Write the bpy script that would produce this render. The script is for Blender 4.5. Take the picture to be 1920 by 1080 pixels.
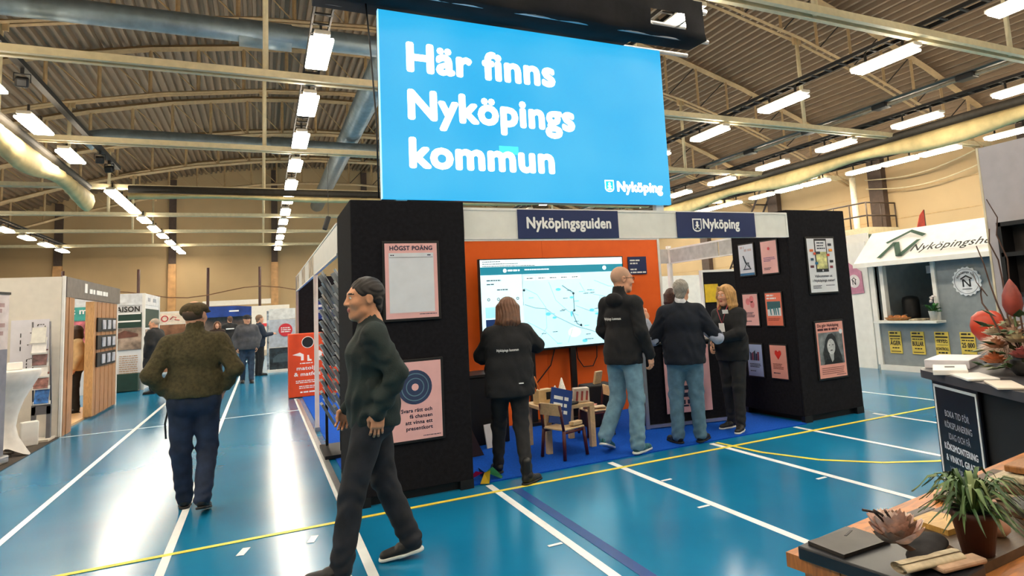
import bpy, bmesh, math, random
import numpy as np
from mathutils import Vector, Matrix
from mathutils.bvhtree import BVHTree

for _o in list(bpy.data.objects):
    bpy.data.objects.remove(_o)
scene = bpy.context.scene
col = scene.collection
random.seed(7)
PI = math.pi

# ------------------------------------------------------------------ camera
def make_camera():
    yaw, pitch, roll = 0.46130, 0.11097, -0.05793
    fw = Vector((math.sin(yaw) * math.cos(pitch), math.cos(yaw) * math.cos(pitch), math.sin(pitch)))
    right = Vector((math.cos(yaw), -math.sin(yaw), 0))
    up = right.cross(fw)
    r = right * math.cos(roll) + up * math.sin(roll)
    u = -right * math.sin(roll) + up * math.cos(roll)
    cd = bpy.data.cameras.new('camera')
    cam = bpy.data.objects.new('camera', cd)
    col.objects.link(cam)
    m = Matrix(((r.x, u.x, -fw.x, 0), (r.y, u.y, -fw.y, 0), (r.z, u.z, -fw.z, 1.56), (0, 0, 0, 1)))
    cam.matrix_world = m
    cd.sensor_width = 36
    cd.lens = 1183.6 / 1920 * 36
    cd.shift_x = -(1074.7 - 960) / 1920
    cd.shift_y = -(540 - 438.2) / 1920
    cd.clip_end = 200
    cd.clip_start = 0.05
    scene.camera = cam
make_camera()

# ------------------------------------------------------------------ world and exposure
w = bpy.data.worlds.new('world')
scene.world = w
w.use_nodes = True
w.node_tree.nodes['Background'].inputs[0].default_value = (0.9, 0.85, 0.75, 1)
w.node_tree.nodes['Background'].inputs[1].default_value = 0.15
scene.view_settings.view_transform = 'Standard'
scene.view_settings.look = 'None'
scene.view_settings.gamma = 1
scene.view_settings.use_curve_mapping = False
scene.view_settings.exposure = 0.25
LAMP = 46.0          # emission of the hall's fluorescent diffusers

# ------------------------------------------------------------------ materials
def lin(c):
    c = c.lstrip('#')
    v = [int(c[i:i + 2], 16) / 255 for i in (0, 2, 4)]
    return tuple(x / 12.92 if x <= .04045 else ((x + .055) / 1.055) ** 2.4 for x in v)

MATS = {}
def mat(hexc, rough=.6, metal=0., var=.08, scale=8., bump=0., bscale=60., emit=0., spec=.5, coat=0., wood=None, alpha=1., trans=0.):
    key = (hexc, rough, metal, var, scale, bump, bscale, emit, spec, coat, wood, alpha, trans)
    if key in MATS:
        return MATS[key]
    m = bpy.data.materials.new('m_' + hexc.strip('#') + '_%d' % len(MATS))
    m.use_nodes = True
    nt = m.node_tree
    b = nt.nodes['Principled BSDF']
    c = lin(hexc)
    b.inputs['Roughness'].default_value = rough
    b.inputs['Metallic'].default_value = metal
    b.inputs['Specular IOR Level'].default_value = spec
    b.inputs['Coat Weight'].default_value = coat
    b.inputs['Alpha'].default_value = alpha
    b.inputs['Transmission Weight'].default_value = trans
    b.inputs['Base Color'].default_value = (*c, 1)
    tc = nt.nodes.new('ShaderNodeTexCoord')
    if var > 0 or wood:
        n = nt.nodes.new('ShaderNodeTexNoise')
        n.inputs['Scale'].default_value = scale
        n.inputs['Detail'].default_value = 4
        vec = tc.outputs['Object']
        if wood:
            mp = nt.nodes.new('ShaderNodeMapping')
            mp.inputs['Scale'].default_value = wood
            nt.links.new(vec, mp.inputs[0])
            vec = mp.outputs[0]
            n.inputs['Distortion'].default_value = 1.2
        nt.links.new(vec, n.inputs['Vector'])
        r = nt.nodes.new('ShaderNodeValToRGB')
        lo = max(0, 1 - var * 2.2)
        hi = 1 + var * 2.2
        r.color_ramp.elements[0].position = .3
        r.color_ramp.elements[1].position = .7
        r.color_ramp.elements[0].color = (*[min(1, x * lo) for x in c], 1)
        r.color_ramp.elements[1].color = (*[min(1, x * hi) for x in c], 1)
        nt.links.new(n.outputs['Fac'], r.inputs[0])
        nt.links.new(r.outputs[0], b.inputs['Base Color'])
    if bump > 0:
        n2 = nt.nodes.new('ShaderNodeTexNoise')
        n2.inputs['Scale'].default_value = bscale
        n2.inputs['Detail'].default_value = 3
        nt.links.new(tc.outputs['Object'], n2.inputs['Vector'])
        bp = nt.nodes.new('ShaderNodeBump')
        bp.inputs['Strength'].default_value = bump
        bp.inputs['Distance'].default_value = .01
        nt.links.new(n2.outputs['Fac'], bp.inputs['Height'])
        nt.links.new(bp.outputs[0], b.inputs['Normal'])
    if emit > 0:
        b.inputs['Emission Color'].default_value = (*c, 1)
        b.inputs['Emission Strength'].default_value = emit
    MATS[key] = m
    return m

# ------------------------------------------------------------------ object helpers
def link(o, parent=None):
    col.objects.link(o)
    if parent is not None:
        o.parent = parent
    return o

def tag(o, label=None, cat=None, group=None, kind=None):
    if label: o['label'] = label
    if cat: o['category'] = cat
    if group: o['group'] = group
    if kind: o['kind'] = kind
    return o

def empty(name, loc=(0, 0, 0), rz=0., label=None, cat=None, group=None, kind=None):
    o = bpy.data.objects.new(name, None)
    o.empty_display_size = .1
    link(o)
    o.location = loc
    o.rotation_euler = (0, 0, rz)
    return tag(o, label, cat, group, kind)

def copy_tree(o, parent=None):
    c = o.copy()
    link(c, parent)
    for ch in list(o.children):
        copy_tree(ch, c)
    return c

class MB:
    """collects simple shapes into one mesh"""
    def __init__(s):
        s.v = []; s.f = []; s.sm = []
    def add(s, vs, fs, smooth=False):
        n = len(s.v)
        s.v += [tuple(map(float, p)) for p in vs]
        s.f += [tuple(i + n for i in f) for f in fs]
        s.sm += [smooth] * len(fs)
        return s
    def box(s, c, d, rz=0., rx=0., ry=0., bev=0.):
        hx, hy, hz = d[0] / 2, d[1] / 2, d[2] / 2
        R = Matrix.Rotation(rz, 3, 'Z') @ Matrix.Rotation(ry, 3, 'Y') @ Matrix.Rotation(rx, 3, 'X')
        C = Vector(c)
        b = min(bev, hx * .9, hy * .9, hz * .9)
        if b <= 0:
            vs = [R @ Vector((x, y, z)) + C for x in (-hx, hx) for y in (-hy, hy) for z in (-hz, hz)]
            return s.add(vs, [(0, 1, 3, 2), (4, 6, 7, 5), (0, 4, 5, 1), (2, 3, 7, 6), (0, 2, 6, 4), (1, 5, 7, 3)])
        bm = bmesh.new()
        bmesh.ops.create_cube(bm, size=1)
        for v in bm.verts:
            v.co = Vector((v.co.x * d[0], v.co.y * d[1], v.co.z * d[2]))
        bmesh.ops.bevel(bm, geom=bm.edges[:], offset=b, segments=2, affect='EDGES', profile=.5)
        vs = [R @ v.co + C for v in bm.verts]
        fs = [[v.index for v in f.verts] for f in bm.faces]
        bm.free()
        return s.add(vs, fs)
    def bx(s, x0, x1, y0, y1, z0, z1, bev=0.):
        return s.box(((x0 + x1) / 2, (y0 + y1) / 2, (z0 + z1) / 2), (abs(x1 - x0), abs(y1 - y0), abs(z1 - z0)), bev=bev)
    def tube(s, pts, r, seg=8, closed=False, cap=True, flat=None):
        pts = [Vector(p) for p in pts]
        n = len(pts)
        rs = r if hasattr(r, '__len__') else [r] * n
        rings = []
        prev = None
        for i, p in enumerate(pts):
            if closed:
                t = pts[(i + 1) % n] - pts[i - 1]
            else:
                t = pts[min(i + 1, n - 1)] - pts[max(i - 1, 0)]
            t.normalize()
            if prev is None:
                a = Vector((0, 0, 1)) if abs(t.z) < .9 else Vector((1, 0, 0))
                u = t.cross(a).normalized()
            else:
                u = (prev - t * prev.dot(t)).normalized()
            prev = u
            wv = t.cross(u)
            fl = flat or 1.
            rings.append([p + (u * math.cos(2 * PI * k / seg) + wv * fl * math.sin(2 * PI * k / seg)) * rs[i] for k in range(seg)])
        vs = [q for ring in rings for q in ring]
        fs = []
        for i in range(n if closed else n - 1):
            a = i * seg
            b = ((i + 1) % n) * seg
            for k in range(seg):
                k2 = (k + 1) % seg
                fs.append((a + k, a + k2, b + k2, b + k))
        if cap and not closed:
            fs.append(tuple(reversed(range(seg))))
            fs.append(tuple((n - 1) * seg + k for k in range(seg)))
        return s.add(vs, fs, seg > 5)
    def lathe(s, prof, c=(0, 0, 0), seg=24, ax=1., ay=1., smooth=True):
        vs = []
        for (r, z) in prof:
            for k in range(seg):
                a = 2 * PI * k / seg
                vs.append((c[0] + r * ax * math.cos(a), c[1] + r * ay * math.sin(a), c[2] + z))
        fs = []
        for i in range(len(prof) - 1):
            for k in range(seg):
                k2 = (k + 1) % seg
                fs.append((i * seg + k, i * seg + k2, (i + 1) * seg + k2, (i + 1) * seg + k))
        fs.append(tuple(reversed(range(seg))))
        fs.append(tuple((len(prof) - 1) * seg + k for k in range(seg)))
        return s.add(vs, fs, smooth)
    def prism(s, poly, y0, y1):
        """polygon given in (x,z), extruded along y from y0 (front) to y1"""
        n = len(poly)
        vs = [(x, y0, z) for x, z in poly] + [(x, y1, z) for x, z in poly]
        fs = [tuple(range(n)), tuple(reversed(range(n, 2 * n)))]
        for i in range(n):
            j = (i + 1) % n
            fs.append((j, i, n + i, n + j))
        return s.add(vs, fs)
    def disc(s, x, z, r, y0, y1, seg=28, rz=None):
        return s.prism([(x + r * math.cos(2 * PI * k / seg), z + (rz or r) * math.sin(2 * PI * k / seg)) for k in range(seg)], y0, y1)
    def ring(s, x, z, r0, r1, y0, y1, seg=32):
        vs = []
        for rr in (r0, r1):
            for y in (y0, y1):
                for k in range(seg):
                    a = 2 * PI * k / seg
                    vs.append((x + rr * math.cos(a), y, z + rr * math.sin(a)))
        fs = []
        for k in range(seg):
            j = (k + 1) % seg
            i0, i1, o0, o1 = k, seg + k, 2 * seg + k, 3 * seg + k
            j0, j1, p0, p1 = j, seg + j, 2 * seg + j, 3 * seg + j
            fs += [(i0, j0, p0, o0), (i1, o1, p1, j1), (o0, p0, p1, o1), (i0, i1, j1, j0)]
        return s.add(vs, fs)
    def mesh(s, name='mesh'):
        me = bpy.data.meshes.new(name)
        me.from_pydata(s.v, [], s.f)
        me.polygons.foreach_set('use_smooth', s.sm)
        bm = bmesh.new()
        bm.from_mesh(me)
        bmesh.ops.recalc_face_normals(bm, faces=bm.faces[:])
        bm.to_mesh(me)
        bm.free()
        return me
    def build(s, name, m, parent=None, loc=None, rz=0.):
        me = s.mesh(name)
        me.materials.append(m)
        o = bpy.data.objects.new(name, me)
        link(o, parent)
        if loc is not None:
            o.location = loc
        o.rotation_euler[2] = rz
        return o

def part(name, m, parent, fn):
    b = MB()
    fn(b)
    return b.build(name, m, parent)

_txt = {}
def text_data(s):
    if s in _txt:
        return _txt[s]
    cu = bpy.data.curves.new('t', 'FONT')
    cu.body = s
    cu.size = 1
    cu.resolution_u = 3
    cu.space_character = 1.06
    o = bpy.data.objects.new('t', cu)
    col.objects.link(o)
    dg = bpy.context.evaluated_depsgraph_get()
    me = bpy.data.meshes.new_from_object(o.evaluated_get(dg))
    bpy.data.objects.remove(o)
    v = np.array([x.co[:2] for x in me.vertices]) if len(me.vertices) else np.zeros((1, 2))
    f = [tuple(p.vertices) for p in me.polygons]
    bpy.data.meshes.remove(me)
    _txt[s] = (v, f)
    return v, f

def text(s, parent, x, z, h, m, y=-.004, width=None, align='L', bold=.02, name='lettering', skew=0., curve=None):
    """flat lettering in the parent's local xz-plane, reading along +x, facing -y; h = cap height"""
    v, f = text_data(s)
    H, _ = text_data('H')
    k = h / (H[:, 1].max() - H[:, 1].min())
    X = (v[:, 0] - v[:, 0].min()) * k
    Z = v[:, 1] * k
    if width:
        X = X * width / X.max()
    W = X.max()
    X = X - {'L': 0, 'C': W / 2, 'R': W}[align]
    X = X + Z * skew
    b = MB()
    offs = [(0, 0)] if bold <= 0 else [(0, 0)] + [(math.cos(a) * bold * k, math.sin(a) * bold * k) for a in np.linspace(0, 2 * PI, 9)[:-1]]
    for i, (ox, oz) in enumerate(offs):
        P = (X + ox, Z + oz, np.zeros_like(X) + y - 2e-5 * i)
        if curve:
            P = curve(*P)
        b.add(np.stack([P[0] + x, P[2], P[1] + z], 1), f)
    me = bpy.data.meshes.new(name)
    me.from_pydata(b.v, [], b.f)
    me.materials.append(m)
    o = bpy.data.objects.new(name, me)
    return link(o, parent)

def bars(parent, x, z, lines, h, gap, m, y=-.004, name='small_print'):
    """rows of print too small to read"""
    b = MB()
    rnd = random.Random(len(lines) * 31 + int(x * 1000))
    for i, wd in enumerate(lines):
        zz = z - i * gap
        t = 0
        while t < wd - h * .4:
            l = min(h * rnd.uniform(1.2, 4.2), wd - t)
            b.bx(x + t, x + t + l, y, y + .002, zz - h, zz)
            t += l + h * .55
    o = b.build(name, m, parent)
    o['kind'] = 'stuff'
    return o
# ------------------------------------------------------------------ the hall
M_WALL = mat('#b0966f', .8, var=.025, scale=.6)
M_ROOF = mat('#7c6751', .6, var=.03, scale=2)
M_STEEL = mat('#a88d66', .6, var=.05)
M_PALE = mat('#cdbf9a', .6, var=.04)
M_DARK = mat('#2a2622', .7)
M_BLACK = mat('#101013', .7, var=.15, scale=40)
M_WHITE = mat('#e9e7e2', .55, var=.02)
M_ALU = mat('#b9bcc0', .35, .8, var=.03)
XL, XR, YB, YF = -16.2, 24.6, 49.0, -9.0
def arch(x): return 12.4 - (x - 4.4) ** 2 / 88
def arch_low(x): return 10.65 - (x - 4.4) ** 2 * .0113

def floor_material():
    m = bpy.data.materials.new('m_sports_floor')
    m.use_nodes = True
    nt = m.node_tree
    b = nt.nodes['Principled BSDF']
    tc = nt.nodes.new('ShaderNodeTexCoord')
    n = nt.nodes.new('ShaderNodeTexNoise')
    n.inputs['Scale'].default_value = .7
    n.inputs['Detail'].default_value = 5
    nt.links.new(tc.outputs['Object'], n.inputs['Vector'])
    r = nt.nodes.new('ShaderNodeValToRGB')
    r.color_ramp.elements[0].position = .25
    r.color_ramp.elements[1].position = .75
    r.color_ramp.elements[0].color = (*lin('#0d6c9a'), 1)
    r.color_ramp.elements[1].color = (*lin('#1580ac'), 1)
    nt.links.new(n.outputs['Fac'], r.inputs[0])
    nt.links.new(r.outputs[0], b.inputs['Base Color'])
    n2 = nt.nodes.new('ShaderNodeTexNoise')
    n2.inputs['Scale'].default_value = 1.2
    nt.links.new(tc.outputs['Object'], n2.inputs['Vector'])
    mr = nt.nodes.new('ShaderNodeMapRange')
    mr.inputs[3].default_value = .17
    mr.inputs[4].default_value = .24
    nt.links.new(n2.outputs['Fac'], mr.inputs[0])
    nt.links.new(mr.outputs[0], b.inputs['Roughness'])
    b.inputs['Specular IOR Level'].default_value = .55
    return m

floor = tag(MB().bx(XL, XR, YF, YB, -.2, 0).build('floor', floor_material()), 'glossy blue sports hall floor with court lines', kind='structure')
M_LINE = mat('#eef2f2', .45, var=.02)
M_YEL = mat('#e8dc4c', .45, var=.03)
M_NAVYL = mat('#0b3f86', .4, var=.03)
def line(x0, y0, x1, y1, wd, m, z=.002):
    a = Vector((x0, y0)); b = Vector((x1, y1))
    d = (b - a); L = d.length
    ang = math.atan2(d.y, d.x)
    return MB().box((0, 0, 0), (L, wd, .0016)).build('court_line', m, floor, ((x0 + x1) / 2, (y0 + y1) / 2, z), ang)
for x, y0, y1, wd in ((-1.8, -1, 30, .055), (-.59, 3, 30, .055), (.6, 3.9, 14.1, .06), (1.81, -1, 5.62, .06), (3.05, -1, 5.62, .06), (4.29, 1.2, 5.62, .06), (5.53, 1.2, 5.66, .055), (6.8, 1, 5.62, .05), (8.1, 1, 12, .05)):
    line(x, y0, x, y1, wd, M_LINE)
line(-9, 5.385, 16, 5.385, .05, M_YEL, .0035)
line(-2.77, 12.3, .59, 12.3, .045, M_LINE)
line(1.97, -1, 1.97, 5.36, .08, M_NAVYL)
arc = [(4.36, 5.62), (4.42, 5.0), (4.62, 4.45), (4.95, 4.05), (5.35, 3.79), (5.9, 3.6), (6.6, 3.55), (7.4, 3.6)]
for p, q in zip(arc, arc[1:]):
    line(*p, *q, .045, M_YEL, .0028)
for x, y, wd, ln in ((-.12, 5.13, .05, .14), (.32, 5.1, .05, .14), (1.72, 3.99, .03, .1), (2.96, 4.03, .03, .1), (3.14, 4.78, .03, .1), (4.18, 4.03, .03, .1)):
    line(x - (.02 if wd == .05 else ln / 2), y - (ln / 2 if wd == .05 else 0), x + (.02 if wd == .05 else ln / 2), y + (ln / 2 if wd == .05 else 0), wd, M_LINE, .003)

wall_back = tag(MB().bx(XL - .3, XR + .3, YB, YB + .3, 0, 13).build('wall_back', M_WALL), kind='structure')
wall_front = tag(MB().bx(XL - .3, XR + .3, YF - .3, YF, 0, 13).build('wall_front', M_WALL), kind='structure')
wall_left = tag(MB().bx(XL - .3, XL, YF, YB, 0, 13).build('wall_left', M_WALL), kind='structure')
wall_right = tag(MB().bx(XR, XR + .3, YF, YB, 0, 13).build('wall_right', M_WALL), kind='structure')
M_PIL = mat('#4a3a30', .7)
M_PILB = mat('#b98d5c', .6, var=.1, scale=3)
for x in (-11.3, -5.3, .8, 6.9, 13):
    p = tag(MB().bx(x - .2, x + .2, YB - .25, YB, 5.7, arch(x)).build('trim_1', M_PIL), kind='structure')
    MB().bx(x - .22, x + .22, YB - .27, YB, 0, 5.7).build('timber_cladding', M_PILB, p)
for y in (12.4, 18.7, 25, 31):
    tag(MB().bx(XR - .3, XR, y - .35, y + .35, 0, arch_low(XR) + 1.6).build('trim_2', M_PIL), kind='structure')
for z in (3.2, 4.4, 5.6, 7.0):
    tag(MB().bx(XR - .012, XR, 8, YB, z, z + .025).build('trim_3', mat('#a98a5c', .8), ), kind='structure')

# corrugated roof deck: trapezoid ribs running the length of the hall
def roof():
    b = MB()
    pitch = .29
    prof = []
    x = XL - .3
    while x < XR + .3:
        z = arch(x) + .12
        prof += [(x, z), (x + .11, z), (x + .13, z + .16), (x + .27, z + .16)]
        x += pitch
    n = len(prof)
    vs = [(px, YF - .3, pz) for px, pz in prof] + [(px, YB + .3, pz) for px, pz in prof]
    b.add(vs, [(i, i + 1, n + i + 1, n + i) for i in range(n - 1)])
    o = b.build('ceiling', M_ROOF)
    return tag(o, 'corrugated steel roof deck arched over the hall', kind='structure')
roof()

# roof trusses: curved top and bottom chords, straight tie, posts and thin rods
def truss():
    t = empty('roof_truss', (0, 7.75, 0))
    xs = [-15.6 + i * 1.5 for i in range(27)]
    part('top_chord', M_STEEL, t, lambda b: b.tube([(x, 0, arch(x)) for x in np.linspace(-16, 24.4, 14)], .13, 4))
    part('bottom_chord', M_STEEL, t, lambda b: [b.tube([(x, s, arch_low(x)) for x in np.linspace(-15.4, 24.2, 14)], .055, 4) for s in (-.12, .12)])
    part('tie_bar', M_PALE, t, lambda b: [b.bx(-15.4, 24.2, s - .05, s + .05, 6.46, 6.6) for s in (-.11, .11)])
    for i, x in enumerate(xs):
        part('post', M_STEEL, t, lambda b: b.tube([(x, 0, arch_low(x)), (x, 0, arch(x))], .06, 4))
        if i < len(xs) - 1:
            x2 = xs[i + 1]
            s = x < 4.4
            part('rod', M_DARK if not s else M_STEEL, t, lambda b: b.tube([(x, 0, arch_low(x)), (x2, 0, arch(x2))] if not s else [(x, 0, arch(x)), (x2, 0, arch_low(x2))], .022, 4))
    for x in (-5.9, .08, 9.0, 15.0):
        part('hanger', M_PALE, t, lambda b: b.tube([(x, 0, 6.5), (x, 0, arch_low(x))], .06, 6))
        part('gusset', M_STEEL, t, lambda b: b.box((x, 0, arch_low(x) - .05), (.3, .08, .3)))
    return t
TR = truss()
for i, y in enumerate((7.75, 13.75, 19.9, 26.35, 32.7, 38.4, 45.0)):
    t = TR if i == 0 else copy_tree(TR)
    t.location = (0, y, 0)
    tag(t, ['nearest roof truss, its tie bar crossing the top right corner', 'second roof truss from the front, its tie passing behind the big screen',
            'third roof truss from the front, its tie above the screen\'s middle', 'fourth roof truss, beside the dark cross beam', 'fifth roof truss towards the back wall',
            'sixth roof truss, last but one before the back wall', 'roof truss nearest the back wall'][i], 'truss', 'roof trusses')

# fluorescent fittings on cable trays
M_TUBE = mat('#fff3de', .5, var=0, emit=LAMP)
M_HOUS = mat('#d8cfc0', .5, var=.02)
def light_proto(wd, ln):
    t = empty('ceiling_light')
    part('housing', M_HOUS, t, lambda b: b.box((0, 0, .07), (wd - .16, ln + .16, .08), bev=.02))
    part('diffuser', M_TUBE, t, lambda b: b.box((0, 0, -.015), (wd - .04, ln, .06), bev=.02))  # wider than the housing: glowing rim shaped to add uplight on the roof
    for s in (-.45, .45):
        part('bracket', M_DARK, t, lambda b: b.bx(-.02, .02, s - .02, s + .02, .09, .34))
    return t
LP = light_proto(.42, 1.42)
used = False
def place_light(x, y, z, label, group):
    global used
    t = LP if not used else copy_tree(LP)
    used = True
    t.location = (x, y, z)
    tag(t, label, 'lamp', group)
rows = [(-10.3, 'far left row', 'far left lamp row', [-3.6 + 3.06 * i for i in range(17)]),
        (-4.62, 'left aisle row', 'left aisle lamp row', [-3.6 + 3.06 * i for i in range(9)] + [26.6, 28.3, 30, 32.9, 35.7, 38.6, 41.6, 44.5, 47]),
        (.93, 'row left of the big screen', 'lamp row left of the screen', [-3.59 + 3.06 * i for i in range(17)]),
        (6.5, 'row behind the big screen', 'lamp row behind the screen', [-3.59 + 3.06 * i for i in range(17)]),
        (11.85, 'row right of the big screen', 'lamp row right of the screen', [-3.2 + 2.94 * i for i in range(17)]),
        (17.25, 'row beside the rolled curtain', 'lamp row beside the rolled curtain', [-3.1 + 2.95 * i for i in range(17)]),
        (22.1, 'row along the right wall', 'lamp row along the right wall', [2.0, 3.9, 5.6, 8.1, 9.9, 11.8, 14.2, 15.85, 17.5, 20, 21.6, 23.4, 25.7, 27.3, 29, 31.5, 33.2, 35, 38, 41, 44])]
ORD = ['nearest', 'second', 'third', 'fourth', 'fifth', 'sixth', 'seventh', 'eighth', 'ninth', 'tenth', 'eleventh', 'twelfth', 'thirteenth', 'fourteenth', 'fifteenth', 'sixteenth', 'seventeenth', 'eighteenth', 'nineteenth', 'twentieth', 'last']
FIRST = {-10.3: 20, -4.62: 14, .93: 11, 6.5: 11, 11.85: 5.5, 17.25: 8, 22.1: 11}
for x, nm, grp, ys in rows:
    seen = [y for y in ys if y > FIRST[x]]
    for y in ys:
        if y in seen:
            place_light(x, y, 6.3, ORD[seen.index(y)] + ' visible lamp of the ceiling ' + nm, grp)
        else:
            place_light(x, y, 6.3, 'lamp beyond the frame in the ceiling ' + nm, grp)
for x, nm in ((-10.3, 'above the far left lamp row'), (.93, 'above the lamp row left of the big screen'), (6.5, 'above the lamp row behind the screen'), (11.85, 'above the lamp row right of the big screen'), (17.25, 'above the lamp row beside the rolled curtain'), (22.1, 'along the right wall lamps')):
    t = empty('cable_tray', (x, 0, 6.62), 0, 'dark steel cable tray ' + nm, 'cable tray')
    part('rail', M_DARK, t, lambda b: b.bx(-.16, -.13, -4, 46, 0, .08))
    part('rail', M_DARK, t, lambda b: b.bx(.13, .16, -4, 46, 0, .08))
    part('rungs', M_DARK, t, lambda b: [b.bx(-.15, .15, y, y + .05, 0, .03) for y in np.arange(-4, 46, .4)])['kind'] = 'stuff'

# ventilation ducts
M_DUCT = mat('#75838a', .42, .55, var=.08, scale=4)
def duct(pts, r, label, sleeves=()):
    o = MB().tube(pts, r, 20).build('ventilation_duct', M_DUCT)
    tag(o, label, 'duct')
    for (x, y, z, L, rr) in sleeves:
        MB().tube([(x - L / 2, y, z), (x + L / 2, y, z)], rr, 20).build('sleeve', M_DUCT, o)
    return o
duct([(-16, 16.5, 8.5), (8, 16.2, 8.5)], .26, 'grey round ventilation duct across the upper left ceiling', [(.1, 16.4, 8.5, 1.15, .33)])
duct([(-5.6, 27.0, 8.15), (-5.35, 27, 8.4), (-4.9, 27, 8.5), (9, 27.2, 8.5)], .28, 'grey round duct with an elbow beyond the first duct', [(1.0, 27.1, 8.5, 1.3, .34)])
duct([(3.4, 17.5, 9.27), (3.4, 46, 9.27)], .42, 'wide grey main duct running lengthwise left of the screen')
duct([(9.2, 17.2, 9.0), (9.8, 17.2, 9.0), (10.3, 17.2, 8.8), (10.45, 17.2, 8.3)], .3, 'grey duct elbow just right of the big screen')

# hoisted divider curtains
def drape_bundle(path, h, lab, phase=0., n=120):
    t = empty('rolled_curtain', (0, 0, 0), 0, lab, 'curtain')
    a, b_ = Vector(path[0]), Vector(path[1])
    d = (b_ - a)
    side = Vector((-d.y, d.x, 0)).normalized()
    part('roller', mat('#3c372f', .7), t, lambda b: b.tube([a + Vector((0, 0, .16)), b_ + Vector((0, 0, .16))], .13, 10))
    vs = []; seg = 10
    for i in range(n + 1):
        p = a + d * (i / n)
        s = i / n * d.length
        hh = h * (1 + .3 * math.sin(s * .95 + phase))
        for k in range(seg):
            an = 2 * PI * k / seg
            rr = 1 + .12 * math.sin(s * 9 + k)
            vs.append(p + side * math.cos(an) * .2 * rr + Vector((0, 0, -hh * .5 + math.sin(an) * hh * .55)))
    fs = [(i * seg + k, i * seg + (k + 1) % seg, (i + 1) * seg + (k + 1) % seg, (i + 1) * seg + k) for i in range(n) for k in range(seg)]
    b = MB(); b.add(vs, fs, True)
    b.build('folded_cloth', mat('#cbb57f', .75, var=.08, scale=3), t)
    return t
drape_bundle([(18.9, -2, 6.3), (18.9, 44, 6.3)], .42, 'beige divider curtain hoisted under the roof near the right wall', 1.)
drape_bundle([(-5.2, -2, 6.2), (-5.2, 25.6, 6.2)], .5, 'beige divider curtain hoisted under the roof at upper left', .3)
drape_bundle([(-4.1, 25.8, 6.2), (17.0, 25.8, 6.2)], .14, 'dark rolled curtain beam crossing the hall behind the lamps', 2.)

# platform, stairs and post on the right wall
pf = empty('wall_platform', (23.6, 19.0, 0), 0, 'cream steel platform with dark railing high on the right wall', 'platform')
part('deck', M_PALE, pf, lambda b: b.bx(-.9, 1.0, -1.0, 1.6, 3.75, 4.05))
part('post', mat('#e6dcc0', .5), pf, lambda b: b.tube([(-.1, .2, 0), (-.1, .2, 6.4)], .13, 10))
M_RAIL = mat('#46362c', .5)
for (a, c) in (((-.85, -.95), (-.85, 1.55)), ((-.85, -.95), (.95, -.95))):
    for z in (4.55, 5.1):
        part('rail', M_RAIL, pf, lambda b: b.tube([(a[0], a[1], z), (c[0], c[1], z)], .035, 6))
for (x, y) in ((-.85, -.95), (-.85, -.1), (-.85, .75), (-.85, 1.55), (.05, -.95), (.95, -.95)):
    part('baluster', M_RAIL, pf, lambda b: b.tube([(x, y, 4.0), (x, y, 5.12)], .03, 6))
st = empty('wall_stair', (23.9, 26.5, 0), 0, 'steep dark open stair leaning on the back right wall', 'stair')
for s in (-.4, .4):
    part('stringer', M_RAIL, st, lambda b: b.tube([(s, 1.4, 2.9), (s, -1.6, 7.0)], .07, 4))
for i in range(9):
    part('tread', M_RAIL, st, lambda b: b.box((0, 1.25 - i * .33, 3.1 + i * .45), (.8, .2, .05)))

# net posts and net cord before the back wall
for x, lb in ((-9.03, 'leftmost dark net post standing before the back wall'), (-5.84, 'dark net post above the building stand with green header'), (-2.66, 'dark net post left of the blue canopy'), (-.11, 'dark net post next to the roll-up banner')):
    tag(MB().tube([(x, 40, 0), (x, 40, 4.7)], .07, 8).build('net_post', mat('#3a1d18', .6)), lb, 'post', 'net posts at the back')
tag(MB().tube([(-9 + i * .9, 39.86, 3.35 + .25 * math.sin(i * .8)) for i in range(14)], .03, 6).build('slack_rope', mat('#6d4b32', .8)), 'slack brown rope strung between the net posts', 'cord')
# ------------------------------------------------------------------ the municipality's stand
M_FELT = mat('#19181c', .95, var=.12, scale=30, bump=.25, bscale=220, spec=.2)
M_FRAME = mat('#0b0b0d', .5)
M_PINK = mat('#eab4b2', .6, var=.02)
M_SALMON = mat('#e8a294', .6, var=.02)
M_NAVY = mat('#15295a', .55, var=.03)
M_NAVYT = mat('#1d2440', .6, var=0)
M_PAPER = mat('#dfe0e4', .6, var=.02)
M_CARPET = mat('#0a4db4', .95, var=.08, scale=60, bump=.2, bscale=300, spec=.15)
M_ORANGE = mat('#ff6a12', .6, var=.02)
M_PANEL = mat('#e6e6df', .55, var=.02)
M_WT = mat('#f4f4f2', .5, var=0)

tag(MB().bx(1.69, 5.75, 5.69, 6.79, 0.0, .012).bx(.73, 6.67, 6.79, 9.5, 0, .012).bx(.73, 6.6, 9.5, 15.0, 0, .012).build('carpet', M_CARPET), 'bright blue exhibition carpet covering the stand floor', 'carpet')
tag(MB().bx(.60, .655, 5.69, 13.9, 0.0, .014).build('carpet_edge_strip', M_ALU), 'aluminium edge strip along the left side of the blue carpet', 'edge strip')

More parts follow.
